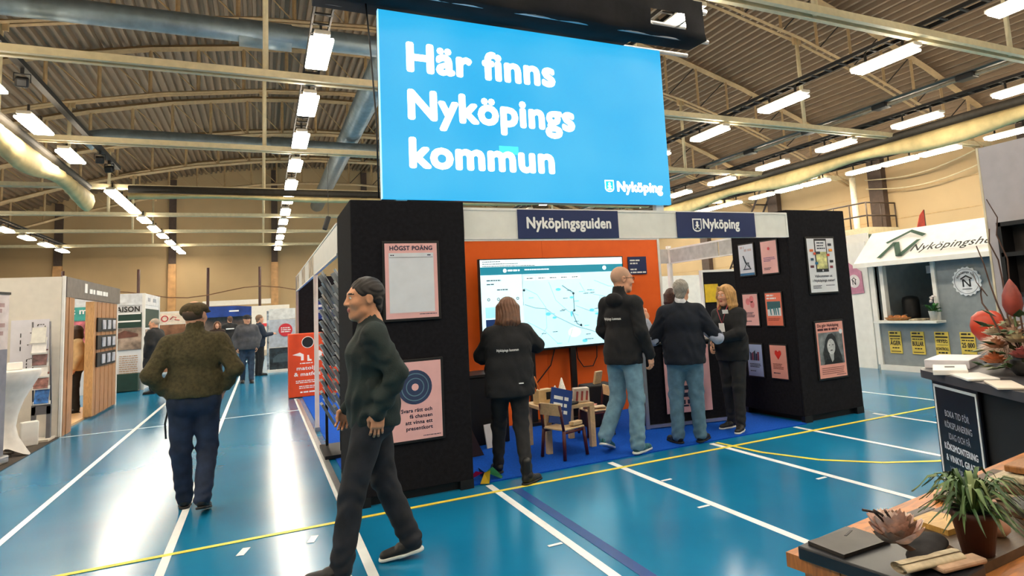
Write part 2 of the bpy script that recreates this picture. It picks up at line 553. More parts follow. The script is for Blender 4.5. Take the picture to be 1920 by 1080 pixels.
def pillar(name, x0, x1, y0, y1, label):
    t = empty(name, ((x0 + x1) / 2, (y0 + y1) / 2, 0), 0, label, 'display pillar')
    hx, hy = (x1 - x0) / 2, (y1 - y0) / 2
    th = .03
    part('front_panel', M_FELT, t, lambda b: b.bx(-hx, hx, -hy, -hy + th, .075, 2.56, bev=.008))
    part('back_panel', M_FELT, t, lambda b: b.bx(-hx, hx, hy - th, hy, .075, 2.56, bev=.008))
    part('side_panel', M_FELT, t, lambda b: b.bx(-hx, -hx + th, -hy + th, hy - th, .075, 2.56))
    part('side_panel', M_FELT, t, lambda b: b.bx(hx - th, hx, -hy + th, hy - th, .075, 2.56))
    part('top_panel', M_FELT, t, lambda b: b.bx(-hx + th, hx - th, -hy + th, hy - th, 2.52, 2.55))
    part('plinth', M_FRAME, t, lambda b: b.bx(-hx + .1, hx - .1, -hy + .06, hy - .06, 0.0, .085))
    for sx in (-1, 1):
        for sy in (-1, 1):
            part('foot', M_FRAME, t, lambda b: b.box((sx * (hx - .06), sy * (hy - .03), .04), (.12, .06, .08)))
    return t
pillar('display_pillar', .68, 1.675, 5.62, 6.68, 'tall black felt pillar on the left with a score poster')
pillar('display_pillar', 5.765, 6.77, 5.72, 6.76, 'tall black felt pillar on the right hung with eight posters')

# ---- header with signs
hd = empty('stand_header', (0, 5.71, 0), 0, 'white header board spanning the stand between the black pillars', 'header board')
for x0, x1 in ((1.69, 2.24), (2.24, 3.36), (3.36, 4.12), (4.12, 5.23), (5.23, 5.755)):
    part('panel', M_PANEL, hd, lambda b: b.bx(x0 + .012, x1 - .012, 0, .02, 2.24, 2.5))
    part('upright', M_WHITE, hd, lambda b: b.bx(x1 - .014, x1 + .014, -.004, .03, 2.22, 2.52))
part('rail', M_WHITE, hd, lambda b: b.bx(1.69, 5.755, -.006, .034, 2.497, 2.522))
part('rail', M_WHITE, hd, lambda b: b.bx(1.69, 5.755, -.006, .034, 2.218, 2.243))
def shield(t, x, z, h, m, m2, y):
    w_ = h * .42
    pts = [(x - w_, z + h / 2), (x + w_, z + h / 2), (x + w_, z - h * .2)] + [(x + w_ * math.cos(a), z - h * .2 - h * .3 * math.sin(a)) for a in np.linspace(.3, PI - .3, 6)] + [(x - w_, z - h * .2)]
    o = part('crest', m, t, lambda b: b.prism(pts, y - .002, y))
    k = .8
    part('crest_field', m2, o, lambda b: b.prism([(x + (px - x) * k, z + (pz - z) * k) for px, pz in pts], y - .003, y - .0021))
    part('crest_figure', m, o, lambda b: (b.bx(x - h * .09, x + h * .09, y - .004, y - .0031, z - h * .3, z + h * .12), b.bx(x - h * .2, x + h * .2, y - .004, y - .0031, z - h * .3, z - h * .2),
                                         b.disc(x, z + h * .2, h * .11, y - .004, y - .0031, 10), b.bx(x - h * .17, x + h * .17, y - .0041, y - .0032, z - h * .06, z + h * .02)))
    return o
s1 = tag(MB().bx(2.235, 3.365, -.01, 0, 2.222, 2.508).build('sign_board', M_NAVY, None, (0, 5.70, 0)), 'navy sign reading Nyköpingsguiden on the white header', 'sign')
text('Nyköpingsguiden', s1, 2.33, 2.325, .105, M_WT, -.014, .94, bold=.035)
s2 = tag(MB().bx(4.115, 5.235, -.01, 0, 2.222, 2.508).build('sign_board', M_NAVY, None, (0, 5.70, 0)), 'navy sign with crest reading Nyköping on the white header', 'sign')
text('Nyköping', s2, 4.47, 2.325, .105, M_WT, -.014, .52, bold=.035)
shield(s2, 4.385, 2.36, .15, M_WT, M_NAVY, -.012)

# ---- left side fascia, pole, right side fascia
M_FASC = mat('#d9d9d4', .5, var=.02)
M_FASP = mat('#a89a86', .6, var=.3, scale=6)
fs = empty('side_fascia', (.69, 0, 0), 0, 'white fascia running back from the left black pillar above the carpet edge', 'fascia')
part('panel', M_FASC, fs, lambda b: b.bx(-.01, .01, 6.72, 10.0, 2.2, 2.5))
part('pole', M_WHITE, fs, lambda b: b.box((0, 9.76, 1.1), (.055, .055, 2.2)))
part('pole_foot', M_ALU, fs, lambda b: b.box((0, 9.76, .03), (.07, .07, .06)))
for i in range(5):
    y0 = 10.02 + i * 1.0
    part('panel', M_FASP if i % 2 == 0 else M_FASC, fs, lambda b: b.bx(-.012, .012, y0, y0 + .98, 2.2, 2.5))
part('rail', M_WHITE, fs, lambda b: b.bx(-.018, .018, 6.72, 15.1, 2.495, 2.515))
part('rail', M_WHITE, fs, lambda b: b.bx(-.018, .018, 6.72, 15.1, 2.185, 2.205))
part('pole', M_ALU, fs, lambda b: b.box((0, 15.12, 1.26), (.05, .05, 2.52)))
f2 = empty('side_fascia', (6.72, 0, 0), 0, 'grey fascia above the gap right of the orange wall', 'fascia')
for y0, y1 in ((6.8, 8.2), (8.2, 9.58)):
    part('panel', mat('#b9b8b4', .6), f2, lambda b: b.bx(-.01, .01, y0 + .02, y1 - .02, 2.2, 2.46))
part('rail', M_WHITE, f2, lambda b: b.bx(-.015, .015, 6.8, 9.6, 2.44, 2.47))
part('rail', M_WHITE, f2, lambda b: b.bx(-.015, .015, 6.8, 9.6, 2.19, 2.21))
part('pole', M_WHITE, f2, lambda b: b.box((0, 9.62, 1.26), (.07, .07, 2.52)))
part('cross_panel', mat('#b9b8b4', .6), f2, lambda b: b.bx(-1.2, -.04, 9.6, 9.62, 2.2, 2.46))
part('cross_rail', M_WHITE, f2, lambda b: b.bx(-1.2, -.04, 9.6, 9.63, .98, 1.02))

ow = empty('orange_wall', (0, 8.1, 0), 0, 'orange partition wall behind the large television', 'partition wall')
part('panel', M_ORANGE, ow, lambda b: b.bx(1.5, 3.52, 0, .05, 0.01, 2.47))
part('panel', M_ORANGE, ow, lambda b: b.bx(3.524, 5.45, 0, .05, 0.01, 2.47))
part('edge_profile', M_WHITE, ow, lambda b: b.bx(5.45, 5.49, -.01, .06, 0.01, 2.49))
part('top_rail', M_WHITE, ow, lambda b: b.bx(1.5, 5.45, -.004, .054, 2.47, 2.49))
os_ = tag(MB().bx(0, .32, -.012, 0, 0, .265).build('notice_board', M_NAVY, None, (4.905, 8.095, 1.95)), 'small navy notice on the orange wall right of the television', 'notice')
bars(os_, .03, .22, [.17, .13, 0, .11, .27], .022, .045, M_WT, -.016)

bw = tag(MB().bx(.72, 3.4, 15.15, 15.2, .012, 2.5, ).build('partition_wall', M_FELT), 'black partition at the rear of the stand behind the orange bin', 'partition wall')
bs = tag(MB().bx(1.05, 2.0, 15.10, 15.145, 1.55, 1.95).build('banner', mat('#12327e', .6)), 'blue banner on the black rear partition', 'banner')
MB().bx(1.12, 1.9, 15.09, 15.1, 1.7, 1.76).build('stripe', M_WT, bs)
MB().bx(1.12, 1.6, 15.09, 15.1, 1.82, 1.87).build('stripe', M_WT, bs)

# ---- LED screen above the stand
def emat(hexc, e): return mat(hexc, .5, var=0, emit=e)
ls = empty('led_screen', (0, 5.75, 0), 0, 'huge blue LED screen above the stand reading Här finns Nyköpings kommun', 'screen')
def screen_mat():
    m = bpy.data.materials.new('m_led_blue'); m.use_nodes = True
    nt = m.node_tree; b = nt.nodes['Principled BSDF']
    tc = nt.nodes.new('ShaderNodeTexCoord'); n = nt.nodes.new('ShaderNodeTexNoise')
    n.inputs['Scale'].default_value = .9
    nt.links.new(tc.outputs['Object'], n.inputs['Vector'])
    r = nt.nodes.new('ShaderNodeValToRGB')
    r.color_ramp.elements[0].position = .35; r.color_ramp.elements[1].position = .65
    r.color_ramp.elements[0].color = (*lin('#03b4f4'), 1); r.color_ramp.elements[1].color = (*lin('#3cc0f6'), 1)
    nt.links.new(n.outputs['Fac'], r.inputs[0])
    nt.links.new(r.outputs[0], b.inputs['Emission Color'])
    b.inputs['Base Color'].default_value = (.01, .01, .01, 1)
    b.inputs['Emission Strength'].default_value = .84
    return m
part('display', screen_mat(), ls, lambda b: b.bx(.975, 4.1, 0, .05, 2.60, 4.385))
part('edge_strip', emat('#9fe2ff', .85), ls, lambda b: (b.bx(.967, .975, -.002, .05, 2.6, 4.385)))
part('cabinet', M_FRAME, ls, lambda b: b.bx(.985, 4.09, .052, .2, 2.61, 4.375))
part('post', M_WHITE, ls, lambda b: b.bx(3.93, 4.03, .05, .12, 2.53, 2.62))
part('post', M_WHITE, ls, lambda b: b.bx(1.1, 1.2, .05, .12, 2.56, 2.62))
part('dead_module', emat('#38d8f4', 1.1), ls, lambda b: b.bx(2.1, 2.3, -.002, 0, 3.07, 3.15))
M_LW = emat('#ffffff', 1.35)
for s, z, x0, wd in (('Här finns', 3.825, 1.235, 1.5), ('Nyköpings', 3.365, 1.235, 1.70), ('kommun', 2.905, 1.235, 1.44)):
    text(s, ls, x0, z, .262, M_LW, -.004, wd, bold=.045)
text('Nyköping', ls, 3.42, 2.735, .1, M_LW, -.004, .57, bold=.055)
shield(ls, 3.32, 2.785, .13, M_LW, emat('#03b4f4', 1.0), -.003)

# fabric covered truss over the screen
tr = empty('lighting_truss', (0, 5.7, 0), 0, 'lighting truss wrapped in black cloth directly above the blue screen', 'truss')
M_CLOTH = mat('#0d0c11', .85, var=.3, scale=5, bump=.3, bscale=14)
def cloth_prism():
    b = MB(); n = 44
    prof = [(-.28, 4.40), (-.295, 4.48), (-.30, 4.66), (-.27, 4.86), (.0, 4.9), (.27, 4.86), (.31, 4.6), (.28, 4.40), (0., 4.39)]
    k = len(prof); vs = []
    for i in range(n + 1):
        x = .42 + (4.5 - .42) * i / n
        for j, (y, z) in enumerate(prof):
            wv = .018 * math.sin(x * 5.3 + j * 1.9) + .012 * math.sin(x * 11 + j)
            vs.append((x, y + wv, z + .03 + wv * .6))
    fs = []
    for i in range(n):
        x = .42 + (4.5 - .42) * (i + .5) / n
        for j in range(k):
            if x > 3.7 and j in (3, 4, 5, 6, 7):
                continue                      # the cloth hangs open at the back of the right end
            if 3.78 < x < 4.22 and j == 1:
                continue                      # and gapes at the front
            fs.append((i * k + j, i * k + (j + 1) % k, (i + 1) * k + (j + 1) % k, (i + 1) * k + j))
    b.add(vs, fs, True)
    b.add([vs[j] for j in range(k)], [tuple(range(k))])
    b.build('cloth_cover', M_CLOTH, tr)
cloth_prism()
for y, z in ((-.2, 4.45), (.2, 4.45), (-.2, 4.8), (.2, 4.8)):
    part('truss_tube', M_ALU, tr, lambda b: b.tube([(.45, y, z), (4.6, y, z)], .025, 8))
for i in range(8):
    part('truss_brace', M_ALU, tr, lambda b: b.tube([(.5 + i * .5, -.2, 4.45 if i % 2 else 4.8), (1.0 + i * .5, -.2, 4.8 if i % 2 else 4.45)], .012, 6))
for x in (1.3, 4.3):
    part('hoist_strap', M_FRAME, tr, lambda b: b.tube([(x, 0, 4.9), (x, 0, arch_low(x))], .018, 6))
tag(MB().tube([(.86, 5.72, 4.4), (.89, 5.72, 4.0), (.93, 5.72, 3.3), (.94, 5.75, 2.6)], .008, 6).build('screen_cable', M_FRAME), 'thin black cable hanging left of the blue screen', 'cable')

# ---- television on its stand
tv = empty('television', (0, 7.93, 0), 0, 'very large television showing a map in front of the orange wall', 'television')
x0, x1, z0, z1 = 2.555, 4.705, .995, 2.2
part('bezel', M_FRAME, tv, lambda b: b.bx(x0 - .02, x1 + .02, 0, .06, z0 - .03, z1 + .015, bev=.006))
TVE = .84
part('screen', emat('#bfe6ee', TVE), tv, lambda b: b.bx(x0, x1, -.002, .001, z0, z1))
part('browser_bar', emat('#e9fbfc', TVE), tv, lambda b: b.bx(x0, x1, -.003, -.002, z1 - .095, z1))
part('site_header', emat('#1a7d93', .75), tv, lambda b: b.bx(x0, x1, -.003, -.002, z1 - .2, z1 - .095))
part('side_list', emat('#d3f1f6', TVE), tv, lambda b: b.bx(x0, x0 + .58, -.003, -.002, z0, z1 - .2))
part('list_divider', emat('#3a5a62', .6), tv, lambda b: b.bx(x0 + .58, x0 + .584, -.0035, -.002, z1 - .62, z1 - .2))
M_UI = emat('#27444e', .5); M_UIW = emat('#f4ffff', .95); M_ROAD = emat('#8fb0b8', .7); M_WATER = emat('#62cfe6', .8); M_TOWN = emat('#d9eedd', .95)
part('account_button', M_UIW, tv, lambda b: b.disc(x1 - .3, z1 - .145, .03, -.005, -.003, 16))
part('site_logo', M_UIW, tv, lambda b: b.disc(x0 + .34, z1 - .147, .026, -.005, -.003, 16))
bars(tv, x0 + .38, z1 - .135, [.17], .022, .02, M_UIW, -.006, 'menu_words')
bars(tv, x0 + .62, z1 - .135, [.36], .014, .02, M_UIW, -.006, 'menu_words')
bars(tv, x0 + .03, z1 - .02, [.25, .5, .75], .009, .03, M_UI, -.006, 'browser_words')
bars(tv, x0 + .35, z1 - .013, [.8], .007, .03, M_ROAD, -.006, 'browser_words')
for i in range(5):
    part('filter_button', M_UIW, tv, lambda b: b.bx(x0 + .62 + i * .17, x0 + .77 + i * .17, -.005, -.003, z1 - .285, z1 - .235))
    bars(tv, x0 + .645 + i * .17, z1 - .255, [.1], .012, .02, M_UI, -.007, 'button_word')
bars(tv, x0 + .08, z1 - .265, [.2, .1], .014, .05, M_UI, -.006, 'list_words')
bars(tv, x0 + .22, z1 - .39, [.15], .014, .05, M_UI, -.006, 'list_words')
for i in range(4):
    part('list_icon', M_UI, tv, lambda b: b.ring(x0 + .1 + i * .135, z1 - .52, .012, .02, -.005, -.003, 10))
part('photo_tile', emat('#9bd6ee', .9), tv, lambda b: b.bx(x0 + .05, x0 + .53, -.005, -.003, z1 - .76, z1 - .62))
part('photo_tile', emat('#16315e', .7), tv, lambda b: b.bx(x0 + .05, x0 + .53, -.005, -.003, z1 - .88, z1 - .78))
part('photo_tile', emat('#5fb4df', .8), tv, lambda b: b.bx(x0 + .05, x0 + .53, -.005, -.003, z1 - 1.0, z1 - .88))
rr = random.Random(3)
def road(pts, wd, m, name='road_line'):
    b = MB()
    P = [Vector((x0 + .6 + u * (x1 - x0 - .62), z0 + v * (z1 - .3 - z0))) for u, v in pts]
    for p, q in zip(P, P[1:]):
        d = (q - p).normalized(); nrm = Vector((-d.y, d.x)) * wd / 2
        b.add([(p.x + nrm.x, -.0045, p.y + nrm.y), (p.x - nrm.x, -.0045, p.y - nrm.y), (q.x - nrm.x, -.0045, q.y - nrm.y), (q.x + nrm.x, -.0045, q.y + nrm.y)], [(0, 1, 2, 3)])
    b.build(name, m, tv)
for pts, wd, m in (([(0, .66), (.1, .6), (.2, .58), (.3, .45), (.45, .32), (.5, .28), (.62, .22), (.8, .1), (.9, .02)], .011, M_ROAD),
                   ([(.37, .92), (.43, .85), (.48, .8), (.48, .55), (.46, .5), (.5, .33), (.55, .28)], .012, emat('#5d7e88', .7)),
                   ([(.0, .9), (.12, .8), (.2, .6), (.2, .3), (.1, .1)], .006, M_ROAD), ([(.24, .98), (.3, .7), (.42, .52), (.52, .45)], .006, M_ROAD),
                   ([(.55, .95), (.6, .8), (.8, .72), (1, .74)], .006, M_ROAD), ([(.7, .98), (.85, .88), (1, .86)], .007, M_ROAD), ([(.5, .6), (.65, .5), (.8, .48), (.95, .4)], .006, M_ROAD),
                   ([(.75, .72), (.76, .5), (.7, .3), (.72, .1)], .006, M_ROAD), ([(.02, .4), (.18, .25), (.3, .05)], .006, M_ROAD), ([(.45, .25), (.4, .05)], .006, M_ROAD)):
    road(pts, wd, m)
for u, v, a, c in ((.33, .86, .05, .025), (.22, .5, .05, .03), (.28, .44, .04, .02), (.46, .73, .04, .02), (.66, .52, .05, .025), (.72, .46, .06, .02), (.57, .06, .05, .03), (.8, .12, .06, .015), (.9, .72, .05, .04), (.45, .48, .02, .05)):
    part('lake', M_WATER, tv, lambda b: b.disc(x0 + .6 + u * (x1 - x0 - .62), z0 + v * (z1 - .3 - z0), a * .8, -.0048, -.003, 9, c * .8))
part('town_area', M_TOWN, tv, lambda b: b.disc(x0 + .6 + .47 * (x1 - x0 - .62), z0 + .2 * (z1 - .3 - z0), .1, -.0042, -.003, 9, .07))
for u, v in ((.48, .79), (.48, .53), (.54, .3), (.9, .08), (.0, .87)):
    part('map_marker', M_UI, tv, lambda b: b.disc(x0 + .6 + u * (x1 - x0 - .62), z0 + v * (z1 - .3 - z0), .017, -.006, -.003, 12))
for i in range(26):
    u, v = rr.uniform(.03, .9), rr.uniform(.03, .9)
    bars(tv, x0 + .6 + u * (x1 - x0 - .62), z0 + v * (z1 - .3 - z0), [.07], .008, .02, M_UI if i % 3 else M_WATER, -.0065, 'place_word')
part('stand_post', M_FRAME, tv, lambda b: b.bx(3.19, 3.27, .0, .05, 0.012, .97))
part('stand_post', M_FRAME, tv, lambda b: b.bx(3.80, 3.88, .0, .05, 0.012, .97))
part('stand_base', M_FRAME, tv, lambda b: b.bx(3.0, 4.1, -.1, .13, 0.012, .05))
tag(MB().tube([(3.62, 8.06, .97), (3.55, 8.06, .75), (3.3, 8.06, .5), (3.22, 8.05, .3)], .008, 6).build('power_cable', M_FRAME), 'thin cable hanging down the orange wall below the television', 'cable')
tag(MB().tube([(3.95, 8.06, .98), (3.97, 8.06, .8), (4.05, 8.06, .68), (4.2, 8.06, .68), (4.27, 8.06, .8), (4.28, 8.06, .98)], .007, 6).build('power_cable', M_FRAME), 'looped cable hanging below the television near the bald man', 'cable')

# ---- posters
def poster(loc, rz, wd, h, paper, label, frame=.022):
    t = tag(MB().bx(-wd / 2 - frame, wd / 2 + frame, -.018, 0, -frame, h + frame, bev=.004).build('poster', M_FRAME), label, 'poster')
    t.location = loc; t.rotation_euler[2] = rz
    MB().bx(-wd / 2, wd / 2, -.021, -.017, 0, h).build('paper', paper, t)
    return t
Y = -.0225
yl = 5.618
t = poster((1.18, yl, 1.52), 0, .455, .655, M_PINK, 'pink score sheet headed HÖGST POÄNG on the left black pillar')
MB().bx(-.195, .195, -.0222, -.0212, .05, .57).build('score_field', mat('#d9dde4', .6, var=.02), t)
text('HÖGST POÄNG', t, 0, .595, .036, M_NAVYT, Y - .001, .37, 'C', .03)
bars(t, -.18, .555, [.03], .009, .02, M_NAVYT, Y - .001); bars(t, .14, .555, [.03], .009, .02, M_NAVYT, Y - .001)
MB().bx(-.19, .19, -.0229, -.0223, .53, .533).build('rule', M_NAVYT, t)
bars(t, .06, .035, [.15], .006, .02, M_NAVYT, Y)
t = poster((1.18, yl, .49), 0, .455, .655, M_PINK, 'pink poster with target rings and quiz text low on the left pillar')
for r0, r1, m in ((0, .03, M_PINK), (.03, .07, mat('#2b3a5c', .6)), (.07, .078, mat('#5c7f8f', .6)), (.078, .11, mat('#2b3a5c', .6)), (.11, .118, mat('#5c7f8f', .6)), (.118, .145, mat('#2b3a5c', .6))):
    MB().ring(0, .44, max(r0, .0005), r1, -.0235, -.0215).build('target_ring', m, t)
for i, s in enumerate(('Svara rätt och', 'få chansen', 'att vinna ett', 'presentkort')):
    text(s, t, .14, .232 - i * .05, .03, M_NAVYT, Y - .001, None, 'R', .025)
bars(t, .06, .03, [.15], .006, .02, M_NAVYT, Y)

yr = 5.718
t = poster((6.275, yr, 1.53), 0, .46, .67, M_PAPER, 'white poster with a phone and map tags high on the right pillar front')
MB().bx(-.11, .10, -.0235, -.0215, .25, .665).build('phone', mat('#22242b', .5), t)
MB().bx(-.095, .085, -.0245, -.0236, .29, .64).build('phone_screen', M_PAPER, t)
MB().bx(-.095, .085, -.0252, -.0246, .29, .5).build('phone_map', mat('#c9c789', .6, var=.25, scale=14), t)
bars(t, -.07, .62, [.12, .11, .14], .014, .034, M_NAVYT, -.026)
for (x, z, c, l) in ((.15, .59, '#2c2f3a', .06), (.16, .52, '#e38b2c', .06), (.11, .46, '#d3553a', .05), (.16, .38, '#2c2f3a', .06), (.15, .31, '#8d3a44', .05), (-.17, .52, '#e0703a', .06), (-.12, .48, '#d3553a', .04), (-.17, .41, '#2f5068', .05), (-.1, .36, '#1d6a94', .05), (-.18, .32, '#5d2f3a', .06), (-.06, .49, '#2c2f3a', .07)):
    MB().box((x, -.0262, z), (l, .0012, .03), bev=.0).build('map_tag', mat(c, .6, var=0), t)
MB().disc(-.0, .268, .012, -.0255, -.0236, 12).build('home_button', M_PAPER, t)
text('Välkommen ut', t, 0, .185, .03, M_NAVYT, Y - .001, .3, 'C', .02)
text('i Nyköpings natur!', t, 0, .13, .03, M_NAVYT, Y - .001, .38, 'C', .02)
bars(t, -.19, .085, [.15, .13, .14], .007, .015, M_NAVYT, Y); bars(t, .03, .085, [.15], .007, .015, M_NAVYT, Y)
t = poster((6.285, yr, .49), 0, .46, .67, M_SALMON, 'salmon poster with a black and white portrait on the right pillar front')
text('Du gör Nyköping', t, -.205, .615, .034, mat('#4a1f26', .6), Y - .001, .36, 'L', .03)
bars(t, -.205, .595, [.33], .026, .03, mat('#4a1f26', .6), Y - .001, 'headline_words')
ph = MB().bx(-.205, .205, -.0235, -.0215, .16, .545).build('photograph', mat('#6f7476', .6, var=.35, scale=9), t)
MB().prism([(-.13, .165), (-.15, .3), (-.09, .46), (-.04, .52), (.03, .53), (.08, .48), (.11, .38), (.16, .25), (.17, .165)], -.0243, -.0236).build('hair_area', mat('#26282a', .6, var=.3, scale=30), ph)
MB().prism([(-.15, .162), (-.09, .23), (.0, .21), (.1, .24), (.17, .162)], -.0249, -.0244).build('coat_area', mat('#121314', .6), ph)
MB().disc(-.005, .37, .068, -.0253, -.0246, 20, .095).build('face_area', mat('#c4c6c6', .6, var=.12, scale=20), ph)
MB().prism([(-.05, .285), (.03, .285), (.02, .21), (-.01, .18)], -.0252, -.0246).build('neck_area', mat('#a8aaaa', .6), ph)
for x in (-.033, .025):
    MB().disc(x, .39, .012, -.0258, -.0254, 8, .006).build('eye_mark', mat('#1c1d1e', .6), ph)
MB().disc(-.005, .325, .024, -.0258, -.0254, 8, .007).build('mouth_mark', mat('#3a3b3c', .6), ph)
MB().disc(.18, .545, .03, -.026, -.0238, 14).build('round_sticker', M_PAPER, t)
bars(t, -.19, .12, [.38, .37, .36, .37], .008, .022, mat('#7a4a44', .6), Y); bars(t, .05, .03, [.16], .007, .02, M_NAVYT, Y)

XI = 5.763
def small(y, z, m, label):
    return poster((XI, y, z), -PI / 2, .275, .405, m, label, .016)
ya, yb = 6.465, 6.045
t = small(ya, 1.805, mat('#cfd6e4', .6, var=.02), 'pale poster with a dark chair drawing, top left on the pillar side')
for a, b_ in (((-.06, .26), (-.02, .16)), ((-.05, .26), (-.005, .16)), ((-.02, .16), (.05, .16)), ((.0, .16), (-.05, .08)), ((.03, .16), (.07, .08)), ((-.01, .16), (.05, .1)), ((-.07, .08), (.08, .08))):
    MB().tube([(a[0], -.023, a[1]), (b_[0], -.023, b_[1])], .006, 4).build('drawing_stroke', mat('#1e3348', .6), t)
bars(t, -.11, .385, [.08], .03, .04, mat('#b9a9b0', .6), Y); bars(t, -.03, .345, [.14], .03, .04, mat('#b9a9b0', .6), Y)
MB().bx(-.135, .135, -.0232, -.0213, .0, .03).build('blue_band', mat('#2f6d9c', .6), t)
t = small(yb, 1.805, M_PINK, 'pink poster with a small red emblem, top right on the pillar side')
MB().disc(0, .31, .022, -.0232, -.0213, 5).build('emblem', mat('#d84a55', .6), t)
bars(t, -.1, .2, [.19, .2, .12], .009, .02, mat('#7b5a8c', .6), Y); bars(t, -.1, .07, [.12, .1], .008, .018, M_NAVYT, Y)
t = small(ya, 1.15, M_PINK, 'pink poster with three red blobs, middle left on the pillar side')
for x, z in ((-.04, .31), (.03, .34), (.04, .27)):
    MB().disc(x, z, .04, -.0232, -.0213, 14, .045).build('red_blob', mat('#dc7f84', .6), t)
bars(t, -.1, .17, [.15, .13, .17, .16], .008, .018, M_NAVYT, Y); bars(t, -.1, .06, [.1], .01, .02, M_NAVYT, Y)
t = small(yb, 1.15, mat('#e2765c', .6, var=.03), 'red poster with a blue picture, middle right on the pillar side')
MB().bx(-.11, .12, -.023, -.0213, .12, .30).build('picture_field', M_PAPER, t)
MB().prism([(-.11, .3), (.12, .3), (.12, .22), (-.11, .2)], -.0236, -.0231).build('picture_cloud', mat('#235a64', .6), t)
for x in (-.06, .0, .03, .07):
    MB().prism([(x - .012, .22), (x + .014, .22), (x + .02, .13), (x + .004, .13)], -.0242, -.0237).build('picture_figure', mat('#2b7c88', .6), t)
bars(t, -.11, .385, [.12, .16], .02, .036, M_PAPER, Y); bars(t, -.11, .09, [.2, .18], .008, .018, mat('#8c3a2c', .6), Y)
t = small(ya, .5, mat('#a3b3da', .6, var=.02), 'light blue poster with a crowd picture, bottom left on the pillar side')
for i in range(5):
    x = -.07 + i * .034
    MB().prism([(x - .015, .2), (x + .012, .2), (x + .016, .29 + .02 * (i % 3)), (x - .012, .31 - .02 * (i % 2))], -.0235, -.0213).build('picture_figure', mat(['#23264a', '#7b2f44', '#1c2c3c'][i % 3], .6), t)
bars(t, -.1, .16, [.19, .2, .17], .009, .019, M_NAVYT, Y); bars(t, -.1, .07, [.1], .01, .02, M_NAVYT, Y)
t = small(yb, .5, M_SALMON, 'salmon poster with a red heart, bottom right on the pillar side')
hp = [(0, .23), (-.055, .3), (-.05, .335), (-.025, .345), (0, .325), (.025, .345), (.05, .335), (.055, .3)]
MB().prism(hp, -.0235, -.0213).build('heart', mat('#d8281c', .6, var=.04), t)
bars(t, -.1, .18, [.16, .14, .18, .17], .009, .019, mat('#8a4b40', .6), Y); bars(t, -.1, .07, [.11], .012, .02, M_NAVYT, Y)

# ---- brochure rack
rk = empty('brochure_rack', (0, 0, 0), 0, 'tall brochure rack with slanted trays beside the left black pillar', 'rack')
M_TRAY = mat('#8e9296', .4, .3, var=.04)
for (x, y) in ((.66, 8.28), (.78, 7.86)):
    part('post', M_FRAME, rk, lambda b: b.bx(x + .02, x + .05, y + .05, y + .08, .012, 2.1))
part('base', M_FRAME, rk, lambda b: b.bx(.62, .95, 7.7, 8.45, .012, .05))
TR0 = MB().box((.08, 0, -.12), (.03, .24, .30), ry=-.5).mesh('tray')
TR0.materials.append(M_TRAY)
LF = MB().box((.1, 0, -.07), (.006, .21, .29), ry=-.5).mesh('leaflet')
leafc = [mat(c, .5, var=.1, scale=12) for c in ('#c9cdd2', '#8fa3b5', '#d6cfc8', '#a9b7bd')]
for c_, (x, y) in enumerate(((.62, 8.2), (.73, 7.85))):
    for i in range(12):
        z = 2.07 - i * .138
        o = bpy.data.objects.new('tray', TR0); link(o, rk); o.location = (x, y, z)
        me = LF.copy() if i < 4 and c_ == 0 else LF
        if me is LF and not LF.materials: LF.materials.append(leafc[0])
        if me is not LF:
            me.materials.clear(); me.materials.append(leafc[i % 4])
        p = bpy.data.objects.new('leaflet', me); link(p, o)

# ---- orange waste-oil bin
ob = empty('recycling_bin', (.81, 14.2, 0), 0, 'orange cardboard recycling bin for cooking oil and fat beside the carpet', 'bin')
M_OBIN = mat('#df4a1c', .6, var=.03)
part('body', M_OBIN, ob, lambda b: b.bx(-.33, .33, 0, .5, 0.012, 1.28, bev=.01))
part('hole', mat('#0e1216', .6), ob, lambda b: b.ring(0.03, 1.1, .001, .105, -.006, .004))
part('hole_rim', M_WHITE, ob, lambda b: b.ring(0.03, 1.1, .105, .118, -.005, .004))
text('matolja', ob, .02, .55, .07, M_WT, -.004, .4, 'C', .03)
text('& matfett', ob, .02, .43, .07, M_WT, -.004, .5, 'C', .03)
bars(ob, -.12, .69, [.24], .02, .03, M_WT); bars(ob, -.2, .34, [.44, .48], .018, .035, M_WT); bars(ob, -.14, .23, [.3, .28], .018, .035, M_WT); bars(ob, -.12, .12, [.32], .03, .035, M_WT)
part('icon', M_WT, ob, lambda b: b.prism([(-.26, .86), (-.12, .9), (-.05, .86), (-.05, .74), (-.1, .74), (-.1, .82)], -.004, 0))
part('icon', M_WT, ob, lambda b: b.prism([(.02, .84), (.05, .84), (.06, .76), (.1, .75), (.1, .72), (.02, .72)], -.004, 0))
part('icon', M_WT, ob, lambda b: b.prism([(.18, .72), (.28, .72), (.3, .88), (.26, .92), (.2, .92), (.16, .86)], -.004, 0))
part('wing', M_OBIN, ob, lambda b: b.bx(.34, .62, .1, .5, 0.012, .55))

